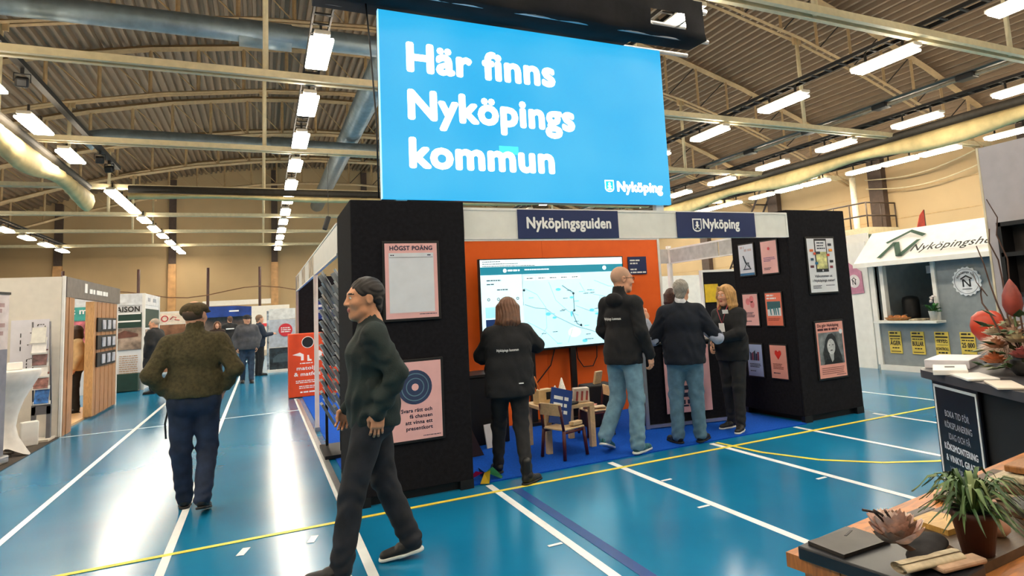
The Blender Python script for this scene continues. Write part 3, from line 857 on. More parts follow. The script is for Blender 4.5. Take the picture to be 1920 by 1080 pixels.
# ---- children's corner
M_BIRCH = mat('#d9b98c', .5, var=.06, wood=(3, 20, 3))
M_RED = mat('#4c1216', .45)
kt = empty('childrens_table', (2.98, 6.58, .012), 0, 'low birch children\'s table covered with toys under the television', 'table')
part('table_top', M_BIRCH, kt, lambda b: b.bx(-.3, .28, -.3, .3, .43, .47, bev=.006))
for x in (-.27, .25):
    for y in (-.27, .27):
        part('leg', M_BIRCH, kt, lambda b: b.bx(x - .03, x + .03, y - .03, y + .03, 0, .43, bev=.004))
def kid_chair(loc, rz, label):
    t = empty('childrens_chair', (loc[0], loc[1], .006), rz, label, 'chair', "children's chairs")
    part('seat', M_BIRCH, t, lambda b: b.box((0, 0, .3), (.32, .3, .02), bev=.008))
    for x in (-.15, .15):
        for y in (-.14, .14):
            part('leg', M_RED, t, lambda b: b.tube([(x * 1.12, y * 1.15, .012), (x, y, .29)], .018, 8))
        part('rail', M_RED, t, lambda b: b.tube([(x, -.14, .27), (x, .14, .27)], .014, 8))
        part('back_post', M_RED, t, lambda b: b.tube([(x, .14, .29), (x * .98, .18, .55)], .015, 8))
    part('backrest', M_BIRCH, t, lambda b: b.box((0, .175, .5), (.3, .018, .12), bev=.006))
    return t
kid_chair((2.80, 6.12, 0), 1.9, 'child\'s chair with dark red legs and the blue sign on its seat')
kid_chair((3.56, 6.85, 0), -1.7, 'child\'s chair with pink papers at the right of the low table')
sg = tag(MB().box((0, 0, .19), (.27, .012, .36)).build('leaning_sign', mat('#1c3f86', .5, var=.03)), 'blue sign with white text leaning on the child\'s chair', 'sign')
sg.location = (2.76, 6.13, .325); sg.rotation_euler = (-.18, .28, .15)
for i, l in enumerate((.19, .17, .18)):
    bars(sg, -.1, .29 - i * .07, [l], .035, .05, M_WT, -.01)
tag(MB().box((0, 0, 0), (.14, .07, .04), bev=.008).build('wooden_block', M_BIRCH, None, (2.90, 6.03, .345), .4), 'wooden block holding the blue sign on the child\'s chair', 'block')
# toys on the table
zt = .485
pb = empty('pencil_box', (2.82, 6.66, zt), .2, 'small wooden box holding two orange pencils on the children\'s table', 'box')
part('box', mat('#d8b884', .5), pb, lambda b: b.bx(-.1, .1, -.06, .06, 0, .15, bev=.005))
part('window', M_FRAME, pb, lambda b: b.bx(.0, .07, -.064, -.058, .04, .12))
for x in (-.08, -.03):
    part('pencil', mat('#e07a34', .5), pb, lambda b: b.tube([(x, 0, .1), (x - .08, 0, .3)], .009, 6))
for i, (x, y, c, lb) in enumerate(((2.88, 6.46, '#e8dfc8', 'speckled paper cone toy at the front of the children\'s table'), (3.1, 6.76, '#eceae4', 'white paper cone toy behind the blue toy on the children\'s table'))):
    tag(MB().lathe([(.075, 0), (.05, .09), (.006, .2 + .04 * i)], (0, 0, 0), 14).build('cone_toy', mat(c, .7, var=.5 if i == 0 else .1, scale=40), None, (x, y, zt)), lb, 'toy')
tag(MB().tube([(-.1, 0, .12), (-.03, 0, .1), (.05, 0, .07), (.12, 0, .05)], [.028, .036, .04, .03], 10).build('blue_toy', mat('#2f86c4', .5), None, (3.02, 6.56, zt), -.3), 'light blue tube-shaped toy lying on the children\'s table', 'toy')
tag(MB().lathe([(.1, 0), (.11, .012), (.1, .014)], (0, 0, 0), 18).build('toy_tray', M_FRAME, None, (3.0, 6.38, zt)), 'small dark round tray on the children\'s table', 'tray')
ch = empty('card_holder', (3.17, 6.42, zt), -.25, 'striped cream and red card holder on the children\'s table', 'card holder')
part('body', mat('#d8c7b4', .5), ch, lambda b: b.bx(-.085, .085, -.06, .06, 0, .15, bev=.006))
for x in (-.055, 0, .055):
    part('card_slot', mat('#a4443c', .5), ch, lambda b: b.box((x, -.063, .07), (.022, .008, .1), ry=.12))
for i, (dx, dy, rz, c) in enumerate(((0, 0, .2, '#e6b49c'), (.02, -.05, -.3, '#e9cfae'), (-.04, .03, .6, '#e8a59a'))):
    tag(MB().box((0, 0, 0), (.2, .13, .012)).build('paper_sheet', mat(c, .7), None, (3.53 + dx, 6.85 + dy, .327 + i * .013), rz), ['lowest pink paper on the right child\'s chair', 'cream paper on the right child\'s chair', 'topmost pink paper on the right child\'s chair'][i], 'paper')
tag(MB().box((0, 0, .06), (.13, .03, .16), rx=.25).build('wood_sign_block', M_BIRCH, None, (3.86, 7.3, .55), .4), 'pale wooden block on a dark box below the television', 'block')
tag(MB().bx(-.2, .2, -.15, .15, 0.012, .53, bev=.02).build('dark_box', mat('#1a1513', .6), None, (3.86, 7.34, 0)), 'dark storage box under the right end of the television', 'box')
# black cabinet with cups at the left, behind the woman
cb = empty('black_cabinet', (2.25, 7.4, 0), 0, 'black cabinet beside the left pillar behind the woman with brown hair', 'cabinet')
part('body', M_FRAME, cb, lambda b: b.bx(-.3, .35, -.2, .3, .012, .78, bev=.01))
part('top', mat('#15120f', .4), cb, lambda b: b.bx(-.32, .37, -.22, .32, .78, .81))
tag(MB().box((0, 0, .11), (.2, .015, .26), rx=-.2).build('white_leaflet_stand', M_WHITE, None, (2.34, 7.05, .03), .3), 'white leaflet standing on the floor behind the woman in black', 'leaflet')
tag(MB().lathe([(.04, 0), (.03, .05), (.045, .14), (.02, .2)], (0, 0, 0), 12).build('figurine', mat('#e6d6c4', .6), None, (1.80, 7.02, .605)), 'small cream figurine on the dark brown case by the left pillar', 'figurine')
bxs = empty('brown_case', (1.86, 6.9, .0), .1, 'dark brown wedge case with a pale latch beside the left pillar', 'case')
part('body', mat('#33201a', .6), bxs, lambda b: b.prism([(-.16, .012), (.25, .012), (-.02, .6), (-.16, .6)], -.2, .2))
part('latch', mat('#d6c6a8', .4, .5), bxs, lambda b: b.box((.0, -.205, .15), (.08, .02, .03), bev=.005))
part('latch', mat('#d6c6a8', .4, .5), bxs, lambda b: b.box((-.08, -.205, .13), (.03, .02, .06), bev=.005))
# folded coloured paper star on the floor
ps = empty('paper_fortune_star', (1.83, 5.80, .012), .3, 'pink, yellow and green paper star lying by the left pillar', 'paper star')
for i, (c, a) in enumerate((('#d81f6a', 0), ('#e9cf3c', 1.57), ('#1d8f56', 3.14), ('#17417f', 4.71))):
    def leafp(b, a=a):
        ca, sa = math.cos(a + 2.6), math.sin(a + 2.6)
        r = lambda x, y, z: (x * ca - y * sa, x * sa + y * ca, z)
        b.add([r(.01, 0, .06), r(.15, -.05, .0), r(.17, .03, .0), r(.08, .05, .09)], [(0, 1, 2, 3), (0, 3, 2), (0, 1, 2)])
    part('petal', mat(c, .5, var=.02), ps, leafp)
# ---- black counter with pink poster
ct = empty('black_counter', (4.72, 6.55, 0), -.22, 'black counter with an aluminium frame and a pink poster on its front', 'counter')
part('body', M_FELT, ct, lambda b: b.bx(-.55, .55, 0, .45, .03, 1.0))
part('top', M_FRAME, ct, lambda b: b.bx(-.58, .58, -.03, .48, 1.0, 1.03, bev=.006))
for x in (-.56, .56):
    part('frame_post', M_ALU, ct, lambda b: b.bx(x - .02, x + .02, -.02, .02, 0.012, 1.0))
part('frame_rail', M_ALU, ct, lambda b: b.bx(-.55, .55, -.02, .02, .02, .06))
cp = tag(MB().bx(-.3, .3, -.008, 0, 0, .8).build('counter_poster', M_PINK, None, (4.70, 6.525, .17), -.22), 'large pink poster on the front of the black counter', 'poster')
bars(cp, -.25, .32, [.45, .4, .3], .05, .085, M_NAVYT, -.012); bars(cp, -.25, .09, [.3], .02, .04, M_NAVYT, -.012)
tag(MB().bx(-.15, .15, -.008, 0, 0, .38).build('table_poster', M_PINK, None, (5.02, 6.75, 1.045), -.1), 'pink poster standing on the black counter between the two women', 'poster')
# ------------------------------------------------------------------ people: surfaces grown from distance fields
class Field:
    def __init__(s, vox):
        s.p = []; s.vox = vox; s.disp = None
    def cone(s, a, b, ra, rb=None, k=.02, sc=(1, 1, 1), op='u'):
        rb = ra if rb is None else rb
        a = np.array(a, float); b = np.array(b, float); sc = np.array(sc, float)
        R = max(ra, rb) * sc.max()
        lo = np.minimum(a, b) - R; hi = np.maximum(a, b) + R
        def fn(X, Y, Z):
            A = a / sc; B = b / sc; d = B - A; L2 = max(d @ d, 1e-9)
            px, py, pz = X / sc[0] - A[0], Y / sc[1] - A[1], Z / sc[2] - A[2]
            t = np.clip((px * d[0] + py * d[1] + pz * d[2]) / L2, 0, 1)
            q = np.sqrt((px - t * d[0]) ** 2 + (py - t * d[1]) ** 2 + (pz - t * d[2]) ** 2)
            return (q - (ra + (rb - ra) * t)) * sc.min()
        s.p.append((fn, lo, hi, k, op)); return s
    def ell(s, c, r, k=.02, op='u', R=None):
        c = np.array(c, float); r = np.array(r, float)
        m = r.max() if R is not None else 0
        lo = c - (m or r); hi = c + (m or r)
        def fn(X, Y, Z):
            x, y, z = X - c[0], Y - c[1], Z - c[2]
            if R is not None:
                x, y, z = (R[0][0] * x + R[1][0] * y + R[2][0] * z, R[0][1] * x + R[1][1] * y + R[2][1] * z, R[0][2] * x + R[1][2] * y + R[2][2] * z)
            k0 = np.sqrt((x / r[0]) ** 2 + (y / r[1]) ** 2 + (z / r[2]) ** 2)
            k1 = np.sqrt((x / r[0] ** 2) ** 2 + (y / r[1] ** 2) ** 2 + (z / r[2] ** 2) ** 2) + 1e-6
            return k0 * (k0 - 1) / k1
        s.p.append((fn, lo, hi, k, op)); return s
    def plane(s, n, d, k=.004):
        """cut away the side where n.p > d"""
        n = np.array(n, float)
        s.p.append((lambda X, Y, Z: -(n[0] * X + n[1] * Y + n[2] * Z - d), None, None, k, 's')); return s
    def mesh_data(s):
        vx = s.vox
        los = [p[1] for p in s.p if p[1] is not None and p[4] == 'u']; his = [p[2] for p in s.p if p[1] is not None and p[4] == 'u']
        lo = np.min(los, 0) - 4 * vx - .01; hi = np.max(his, 0) + 4 * vx + .01
        N = np.ceil((hi - lo) / vx).astype(int) + 1
        ax = [lo[i] + np.arange(N[i]) * vx for i in range(3)]
        F = np.full(N, .3, np.float32)
        for fn, l, h, k, op in s.p:
            if l is None:
                i0 = np.zeros(3, int); i1 = N
            else:
                m = k + 3 * vx + .012
                i0 = np.clip(((l - m - lo) / vx).astype(int), 0, N); i1 = np.clip(np.ceil((h + m - lo) / vx).astype(int) + 1, 0, N)
            sl = tuple(slice(i0[i], i1[i]) for i in range(3))
            X = ax[0][sl[0]][:, None, None]; Y = ax[1][sl[1]][None, :, None]; Z = ax[2][sl[2]][None, None, :]
            d = fn(X, Y, Z).astype(np.float32)
            f = F[sl]
            if op == 'u':
                hh = np.clip(.5 + .5 * (f - d) / k, 0, 1)
                F[sl] = f * (1 - hh) + d * hh - k * hh * (1 - hh)
            else:
                d = -d
                hh = np.clip(.5 + .5 * (d - f) / k, 0, 1)
                F[sl] = f * (1 - hh) + d * hh + k * hh * (1 - hh)
        if s.disp:
            X = ax[0][:, None, None]; Y = ax[1][None, :, None]; Z = ax[2][None, None, :]
            F += s.disp(X, Y, Z).astype(np.float32)
        for a in range(3):
            sl = [slice(None)] * 3
            for e in (0, -1):
                sl[a] = e; F[tuple(sl)] = np.maximum(F[tuple(sl)], .01)
        S = F < 0
        C = tuple(N - 1)
        cnt = np.zeros(C, np.float32); acc = [np.zeros(C, np.float32) for _ in range(3)]
        edges = []
        for a in range(3):
            s0 = [slice(None)] * 3; s1 = [slice(None)] * 3
            s0[a] = slice(0, -1); s1[a] = slice(1, None)
            f0 = F[tuple(s0)]; f1 = F[tuple(s1)]
            I = np.argwhere(S[tuple(s0)] != S[tuple(s1)])
            if not len(I):
                continue
            g0 = f0[I[:, 0], I[:, 1], I[:, 2]]; g1 = f1[I[:, 0], I[:, 1], I[:, 2]]
            t = g0 / (g0 - g1)
            P = [ax[i][I[:, i]].astype(np.float32) for i in range(3)]
            P[a] = P[a] + t * vx
            o = [i for i in range(3) if i != a]
            for d0 in (0, 1):
                for d1 in (0, 1):
                    J = I.copy(); J[:, o[0]] -= d0; J[:, o[1]] -= d1
                    ok = (J >= 0).all(1) & (J < np.array(C)).all(1)
                    J = J[ok]; idx = tuple(J.T)
                    np.add.at(cnt, idx, 1)
                    for i in range(3):
                        np.add.at(acc[i], idx, P[i][ok])
            edges.append((a, I, g0 < 0))
        act = np.argwhere(cnt > 0)
        vid = np.full(C, -1, np.int64)
        vid[tuple(act.T)] = np.arange(len(act))
        c = cnt[tuple(act.T)]
        V = np.stack([acc[i][tuple(act.T)] / c for i in range(3)], 1)
        Q = []
        for a, I, neg in edges:
            o = [i for i in range(3) if i != a]
            ok = (I[:, o[0]] > 0) & (I[:, o[1]] > 0) & (I[:, o[0]] < C[o[0]]) & (I[:, o[1]] < C[o[1]])
            I = I[ok]; neg = neg[ok]
            def vv(d0, d1):
                J = I.copy(); J[:, o[0]] -= d0; J[:, o[1]] -= d1
                return vid[tuple(J.T)]
            q = np.stack([vv(1, 1), vv(0, 1), vv(0, 0), vv(1, 0)], 1)
            flip = neg if a != 1 else ~neg
            q[~flip] = q[~flip][:, ::-1]
            Q.append(q)
        return V, np.concatenate(Q)

def mk_mesh(V, Q, name, mats, midx=None):
    me = bpy.data.meshes.new(name)
    me.vertices.add(len(V)); me.vertices.foreach_set('co', np.asarray(V, np.float32).ravel())
    me.loops.add(len(Q) * 4); me.loops.foreach_set('vertex_index', np.asarray(Q, np.int32).ravel())
    me.polygons.add(len(Q)); me.polygons.foreach_set('loop_start', np.arange(0, len(Q) * 4, 4, dtype=np.int32))
    for m in mats:
        me.materials.append(m)
    if midx is not None:
        me.polygons.foreach_set('material_index', np.asarray(midx, np.int32))
    me.polygons.foreach_set('use_smooth', np.ones(len(Q), bool))
    me.update(calc_edges=True); me.validate()
    return me

def rotz(a): return np.array([[math.cos(a), -math.sin(a), 0], [math.sin(a), math.cos(a), 0], [0, 0, 1]])
def rotx(a): return np.array([[1, 0, 0], [0, math.cos(a), -math.sin(a)], [0, math.sin(a), math.cos(a)]])
def roty(a): return np.array([[math.cos(a), 0, math.sin(a)], [0, 1, 0], [-math.sin(a), 0, math.cos(a)]])

M_SKIN = mat('#d9a182', .55, var=.05, scale=25)
M_SKIN2 = mat('#c48a66', .55, var=.05, scale=25)
M_LIP = mat('#a85a50', .5); M_EYE = mat('#e9e6e0', .3, var=0); M_IRIS = mat('#2a1c14', .3, var=0)

def head_mesh(vox, neck_vec, female=False, brow=True):
    """head-local: face towards +y, centre between the ears; returns verts, quads and material index"""
    f = Field(vox)
    w_ = .93 if female else 1.0
    f.ell((0, -.015, .03), (.077 * w_, .097, .092), .02)
    f.ell((0, .028, -.035), (.06 * w_, .062, .078), .03)
    f.ell((0, .052, -.093), (.03 * w_, .03, .025), .03)          # chin
    f.cone((-.045 * w_, .02, -.07), (-.012, .06, -.095), .02, .018, .025).cone((.045 * w_, .02, -.07), (.012, .06, -.095), .02, .018, .025)
    f.cone((-.03, .077, .03), (.03, .077, .03), .014, .014, .025)  # brow ridge
    f.ell((-.03, .102, .012), (.017, .014, .011), .012, 's').ell((.03, .102, .012), (.017, .014, .011), .012, 's')
    f.cone((0, .086, .02), (0, .106, -.022), .009, .0115, .012)    # nose
    f.ell((-.012, .1, -.027), (.009, .011, .008), .008).ell((.012, .1, -.027), (.009, .011, .008), .008)
    f.ell((-.038, .062, -.02), (.022, .026, .024), .025).ell((.038, .062, -.02), (.022, .026, .024), .025)
    f.ell((0, .087, -.053), (.022, .011, .006), .008).ell((0, .085, -.064), (.02, .011, .007), .008)
    for s in (-1, 1):
        f.ell((.031 * s, .078, .012), (.0135, .0135, .0115), .003)  # eyeballs
        f.ell((.079 * w_ * s, -.01, -.0), (.009, .02, .032), .008)
        f.ell((.087 * w_ * s, -.006, .002), (.005, .011, .02), .004, 's')
    nv = np.array(neck_vec, float)
    f.cone((0, -.02, -.05), nv, .057 * (.86 if female else 1), .064 * (.86 if female else 1), .03)
    f.cone(nv, nv + np.array((0, 0, -.06)), .06, .06, .03)
    V, Q = f.mesh_data()
    c = V[Q].mean(1)
    mi = np.zeros(len(Q), int)
    lip = (np.abs(c[:, 0]) < .023 - np.abs(c[:, 2] + .0585) * .6) & (np.abs(c[:, 2] + .0585) < .011) & (c[:, 1] > .082)
    mi[lip] = 1
    for s in (-1, 1):
        e = (((c[:, 0] - .031 * s) / .0125) ** 2 + ((c[:, 2] - .012) / .0068) ** 2 < 1) & (c[:, 1] > .07)
        mi[e] = 2
        ir = (((c[:, 0] - .031 * s) / .0055) ** 2 + ((c[:, 2] - .012) / .0062) ** 2 < 1) & (c[:, 1] > .07)
        mi[ir] = 3
        if brow:
            b = (np.abs(c[:, 2] - .032 - (.018 - np.abs(np.abs(c[:, 0]) - .03)) * .15) < .0045) & (np.abs(c[:, 0] - .031 * s) < .019) & (c[:, 1] > .06)
            mi[b] = 4
    return V, Q, mi

_hands = {}
def hand_mesh(vox, curl, spread=.0):
    """right hand: wrist at origin, fingers along +y, palm facing -z, thumb at -x"""
    key = (vox, round(curl, 2), spread)
    if key in _hands:
        return _hands[key]
    f = Field(vox)
    f.cone((0, -.06, 0), (0, .0, 0), .027, .026, .01, (1, 1, .8))
    f.cone((-.022, .03, 0), (-.026, .08, 0), .016, .014, .015, (1, 1, .85)).cone((.02, .025, 0), (.026, .075, 0), .016, .013, .015, (1, 1, .85)).cone((0, .0, 0), (0, .078, .002), .024, .017, .015, (1.2, 1, .7))
    L = (.040, .045, .042, .033)
    for i, x in enumerate((-.030, -.0105, .009, .028)):
        p = np.array((x, .083 - (.006 if i in (0, 3) else 0), .0))
        a = -.15 - .2 * curl
        dx = (i - 1.5) * .06 * (1 + spread * 4)
        r = .0088 if i < 3 else .0075
        for j, fr in enumerate((1., .66, .52)):
            d = np.array((dx, math.cos(a), math.sin(a))); d /= np.linalg.norm(d)
            q = p + d * L[i] * fr
            f.cone(p, q, r, r * .92, .004)
            p = q; r *= .93; a -= .35 + .8 * curl
    t0 = np.array((-.024, .012, -.008)); t1 = np.array((-.05, .045, -.018)); t2 = np.array((-.056 + .02 * curl, .075, -.026 - .01 * curl)); t3 = np.array((-.05 + .03 * curl, .098, -.034 - .012 * curl))
    f.cone(t0, t1, .016, .0125, .012).cone(t1, t2, .0115, .0105, .006).cone(t2, t3, .0105, .009, .005)
    V, Q = f.mesh_data()
    _hands[key] = (V, Q)
    return V, Q

def frame_from(d, n):
    y = np.array(d, float); y /= np.linalg.norm(y)
    z = np.array(n, float); z = z - y * (z @ y); z /= np.linalg.norm(z)
    x = np.cross(y, z)
    return np.stack([x, y, z], 1)

DEF = dict(pelvis=(0, 0, .98), waist=(0, 0, 1.12), chest=(0, .0, 1.32), neck=(0, -.015, 1.49), head=(0, .02, 1.655),
           shL=(-.175, -.01, 1.43), shR=(.175, -.01, 1.43), elL=(-.235, -.03, 1.17), elR=(.235, -.03, 1.17), wrL=(-.235, .05, .93), wrR=(.235, .05, .93),
           hipL=(-.092, 0, .94), hipR=(.092, 0, .94), knL=(-.1, .02, .51), knR=(.1, .02, .51), anL=(-.1, -.02, .085), anR=(.1, -.02, .085))

def person(label, loc, heading, H=1.78, pose=None, hyaw=0., hpitch=0., hroll=0., skin=M_SKIN, female=False, detail=1, group=None,
           top=None, bottom=None, shoes=None, hair=None, hands=(None, None), footyaw=(.12, -.12), footpitch=(0, 0), build=1.0, brow=None, sleeve=1.0, hsc=1.04):
    """heading: world angle (about z) that turns local +y to the facing direction"""
    s = H / 1.78
    J = dict(DEF)
    J.update(pose or {})
    J = {k: np.array(v, float) * s for k, v in J.items()}
    vb = {1: .018, 2: .03}[detail]; vh = {1: .0055, 2: .012}[detail]; vc = {1: .011, 2: .02}[detail]; vhand = {1: .0042, 2: .009}[detail]
    B = build
    # --- skin body under the clothes
    f = Field(vb)
    def torso(f, g, k):
        f.cone(J['pelvis'], J['waist'], (.12 * B + g), (.115 * B + g), k, (1.3, .95, 1))
        f.cone(J['waist'], J['chest'], (.115 * B + g), (.128 * B + g), k, (1.3, .95, 1))
        f.cone(J['chest'], (J['chest'] * .45 + J['neck'] * .55), (.122 * B + g), (.07 * B + g * .7), k, (1.3, .9, 1))
        f.cone(J['shL'] + (.02, 0, -.012), J['shR'] + (-.02, 0, -.012), .058 * B + g * .55, None, k)
        for a in ('L', 'R'):
            f.cone(J['neck'] + (0, 0, -.035), J['sh' + a] + (0, 0, -.005), .05 + g * .4, .048 * B + g * .5, k * 1.2)
    torso(f, 0, .03)
    f.ell(J['pelvis'] + (0, -.02, -.02), (.165 * B, .12 * B, .12), .04)
    for a in ('L', 'R'):
        f.cone(J['hip' + a], J['kn' + a], .085, .056, .03).cone(J['kn' + a], J['an' + a], .056, .038, .02)
        f.cone(J['sh' + a], J['el' + a], .05, .04, .03).cone(J['el' + a], J['wr' + a], .041, .028, .02)
        f.cone(J['an' + a] + (0, 0, -.01), J['an' + a] + rotz(footyaw[0 if a == 'L' else 1]) @ np.array((0, .08, -.05)), .03, .02, .02)
    V, Q = f.mesh_data()
    Vs, Qs, Ms = [V], [Q], [np.zeros(len(Q), int)]
    off = len(V)
    RH = rotz(hyaw) @ rotx(hpitch) @ roty(hroll)
    hs = H / 1.78 * hsc
    nv = RH.T @ ((J['neck'] - J['head']) / hs)
    V, Q, mi = head_mesh(vh, nv, female, brow is not None)
    HV = lambda P: (P * hs) @ RH.T + J['head']
    Vs.append(HV(V)); Qs.append(Q + off); Ms.append(mi); off += len(V)
    for i, a in enumerate(('L', 'R')):
        h = hands[i]
        if h is None:
            continue
        curl, d, n = h[:3]
        V, Q = hand_mesh(vhand, curl)
        V = V.copy()
        if a == 'L':
            V[:, 0] *= -1; Q = Q[:, ::-1]
        # palm faces -z of the hand frame; n is the back-of-hand direction
        R = frame_from(d, n)
        if a == 'L':
            pass
        Vs.append((V * s * 1.0) @ R.T + J['wr' + a]); Qs.append(Q + off); Ms.append(np.zeros(len(Q), int)); off += len(V)
    body = bpy.data.objects.new('person', mk_mesh(np.concatenate(Vs), np.concatenate(Qs), 'person', [skin, M_LIP, M_EYE, M_IRIS, brow or skin], np.concatenate(Ms)))
    link(body); tag(body, label, 'person', group)
    body.location = loc; body.rotation_euler[2] = heading
    kids = {}
    def child(name, V, Q, m, parent=None):
        o = bpy.data.objects.new(name, mk_mesh(V, Q, name, [m])); link(o, parent or body); kids[name] = o
        return o
    # --- trousers
    if bottom:
        m, g = bottom[0], bottom[1]
        flare = bottom[2] if len(bottom) > 2 else .062
        f = Field(vc)
        f.cone(J['pelvis'] + (0, 0, .06), J['pelvis'] + (0, -.01, -.05), .122 * B + g, .122 * B + g, .04, (1.32, 1.0, 1))
        for a in ('L', 'R'):
            f.cone(J['hip' + a], J['kn' + a], .088 * B + g, .064 + g, .035).cone(J['kn' + a], J['an' + a] + (0, 0, .0), .064 + g, flare, .025)
            f.ell(J['hip' + a] + (0, -.05, -.02), (.085 * B, .075 * B, .1), .04)
        hem = bottom[3] if len(bottom) > 3 else .045
        f.plane((0, 0, 1), J['waist'][2] - .0)
        f.disp = lambda X, Y, Z: .004 * np.sin(Z * 55 + X * 30 + 2 * np.sin(Y * 30)) * np.exp(-((Z - .5) / .13) ** 2) + .0045 * np.sin(Z * 75 + Y * 28 + 3 * np.sin(X * 22)) * np.exp(-((Z - .14) / .12) ** 2) + .002 * np.sin(Z * 34 + X * 60)
        V, Q = f.mesh_data()
        child('trousers', V, Q, m)
    # --- top
    if top:
        m, g = top[0], top[1]
        hem = top[2] if len(top) > 2 else .88
        opts = top[3] if len(top) > 3 else {}
        f = Field(vc)
        torso(f, g, .045)
        f.cone(J['pelvis'] + (0, 0, .08), J['pelvis'] * np.array((1, 1, 0)) + np.array((0, -.01, hem * s + .05)), .122 * B + g, .125 * B + g + opts.get('flare', 0), .05, (1.33, 1.03, 1))
        if opts.get('belly'):
            f.ell(J['waist'] + (0, .06, 0), (.16 * B, .13 * B + opts['belly'], .17), .06)
        sl = sleeve
        for a in ('L', 'R'):
            e = J['el' + a]; w2 = e + (J['wr' + a] - e) * (sl if sl <= 1 else 1)
            f.cone(J['sh' + a] + (0, 0, -.006), e, .054 * B + g * .7, .046 * B + g * .75, .03)
            if sl > 0:
                f.cone(e, w2 + (J['wr' + a] - e) * .02, .047 * B + g * .75, .034 + g * .65, .025)
        cz = opts.get('collar', .05)
        f.cone(J['neck'] + (0, 0, -.02), J['neck'] + (0, .012, cz), .066 + g * .3, .062 + g * .3, .03)
        f.plane((0, 0, -1), -(hem * s))
        f.cone(J['neck'] + (0, .012, cz - .015), J['neck'] + (0, .02, cz + .12), .052, .075, .008, op='s')
        if opts.get('hood'):
            f.ell(J['neck'] + (0, -.095, -.03), (.11, .05, .07), .03)
        fr = opts.get('fold', .003)
        f.disp = lambda X, Y, Z: fr * (np.sin(Z * 31 + X * 23 + 2.2 * np.sin(X * 13 + Y * 11 + 1)) * np.sin(X * 19 - Z * 9 + Y * 14) * (.5 + np.exp(-((Z - hem * s - .12) / .1) ** 2)) + .9 * np.sin((np.abs(X) + Z) * 58 + 2 * np.sin(Y * 30 + Z * 12)) * np.sin(Y * 26 + Z * 17) * (np.abs(X) > .19))
        V, Q = f.mesh_data()
        child('jacket' if not opts.get('name') else opts['name'], V, Q, m)
    # --- shoes
    if shoes:
        m, ms = shoes[0], shoes[1]
        boot = shoes[2] if len(shoes) > 2 else 0
        f = Field(vc * .6)
        f.cone((0, -.045, .052), (0, .03, .05), .038, .042, .02).cone((0, .03, .042), (.004, .15, .03), .042, .034, .025, (1.08, 1, .9))
        f.cone((0, -.03, .06), (0, -.02, .105 + boot), .042, .045, .02)
        f.plane((0, 0, -1), -.018)
        f.disp = lambda X, Y, Z: .0018 * np.sin(Y * 160) * ((Y > .02) & (Y < .09) & (Z > .06))
        V, Q = f.mesh_data()
        g = Field(vc * .6)
        g.cone((0, -.048, .012), (0, .04, .012), .042, .046, .02).cone((0, .04, .012), (.004, .155, .012), .046, .038, .02, (1.05, 1, 1))
        g.plane((0, 0, 1), .022).plane((0, 0, -1), -.0005)
        V2, Q2 = g.mesh_data()
        for i, a in enumerate(('L', 'R')):
            R = rotz(footyaw[i]) @ rotx(footpitch[i])
            base = J['an' + a] - R @ np.array((0, -.02, .085)) * s
            o = bpy.data.objects.new('shoe', mk_mesh((V * s) @ R.T + base, Q, 'shoe', [m])); link(o, body)
            p = bpy.data.objects.new('sole', mk_mesh((V2 * s) @ R.T + base, Q2, 'sole', [ms])); link(p, o)
    # --- hair
    if hair:
        kind, m = hair[0], hair[1]
        f = Field(vh * (1.1 if detail == 1 else 1))
        if kind == 'short':
            f.ell((0, -.02, .037), (.084 * (.95 if female else 1), .1, .096), .01)
            f.cone((0, -.06, .0), (0, -.07, -.05), .055, .045, .02, (1.15, .7, 1))
            f.ell((0, .105, -.01), (.09, .075, .085), .012, 's')
            for sx in (-1, 1):
                f.ell((.09 * sx, .05, -.03), (.05, .06, .055), .012, 's'); f.ell((.085 * sx, -.01, -.035), (.03, .028, .055), .008, 's')
            f.disp = lambda X, Y, Z: .0022 * np.sin(X * 190 + Y * 90 + 3 * np.sin(Z * 70)) 
        elif kind == 'buzz':
            f.ell((0, -.018, .033), (.0795, .0985, .094), .006)
            f.ell((0, .115, .0), (.09, .085, .09), .012, 's')
            for sx in (-1, 1): f.ell((.09 * sx, .05, -.05), (.05, .06, .07), .012, 's'); f.ell((.085 * sx, -.01, -.04), (.03, .028, .05), .008, 's')
            f.plane((0, .35, -1), .06, .01)
        elif kind in ('bob', 'bob_side'):
            f.ell((0, -.022, .04), (.094, .108, .1), .02)
            wl = hair[2] if len(hair) > 2 else .17
            for th in np.linspace(-2.15, 2.15, 13):
                x, y = math.sin(th) * .083, -math.cos(th) * .085 - .015
                if y > .055: continue
                f.cone((x, y, .03), (x * 1.18, y * 1.12 - .004, -wl + .05 + .02 * math.sin(th * 5)), .034, .024, .02)
                f.cone((x * 1.18, y * 1.12, -wl + .05), (x * 1.12, y * 1.02, -wl + .01), .024, .014, .02)
            f.ell((.0, .13, -.025), (.068, .1, .105), .018, 's')
            f.cone((-.05, .06, .1), (-.082, .06, -.02), .02, .016, .015).cone((.03, .075, .1), (.082, .06, -.02), .02, .016, .015)
            f.disp = lambda X, Y, Z: .003 * np.sin(np.arctan2(X, -Y - .01) * 24 + 2.2 * np.sin(Z * 22)) + .0014 * np.sin(np.arctan2(X, -Y) * 58 + Z * 25)
        elif kind == 'cap':
            f.ell((0, -.012, .055), (.092, .108, .068), .02)
            f.cone((-.05, .06, .045), (.05, .06, .045), .032, .032, .03, (1, 1.6, .5))
            f.ell((0, .085, .04), (.072, .06, .016), .03)
            f.plane((0, .12, -1), -.02 , .008)
        elif kind == 'flatcap':
            f.ell((0, -.005, .062), (.096, .112, .055), .02)
            f.ell((0, .1, .04), (.068, .05, .014), .03)
            f.cone((-.055, -.07, .03), (.055, -.07, .03), .035, .035, .03)
            f.plane((0, .2, -1), .01, .008)
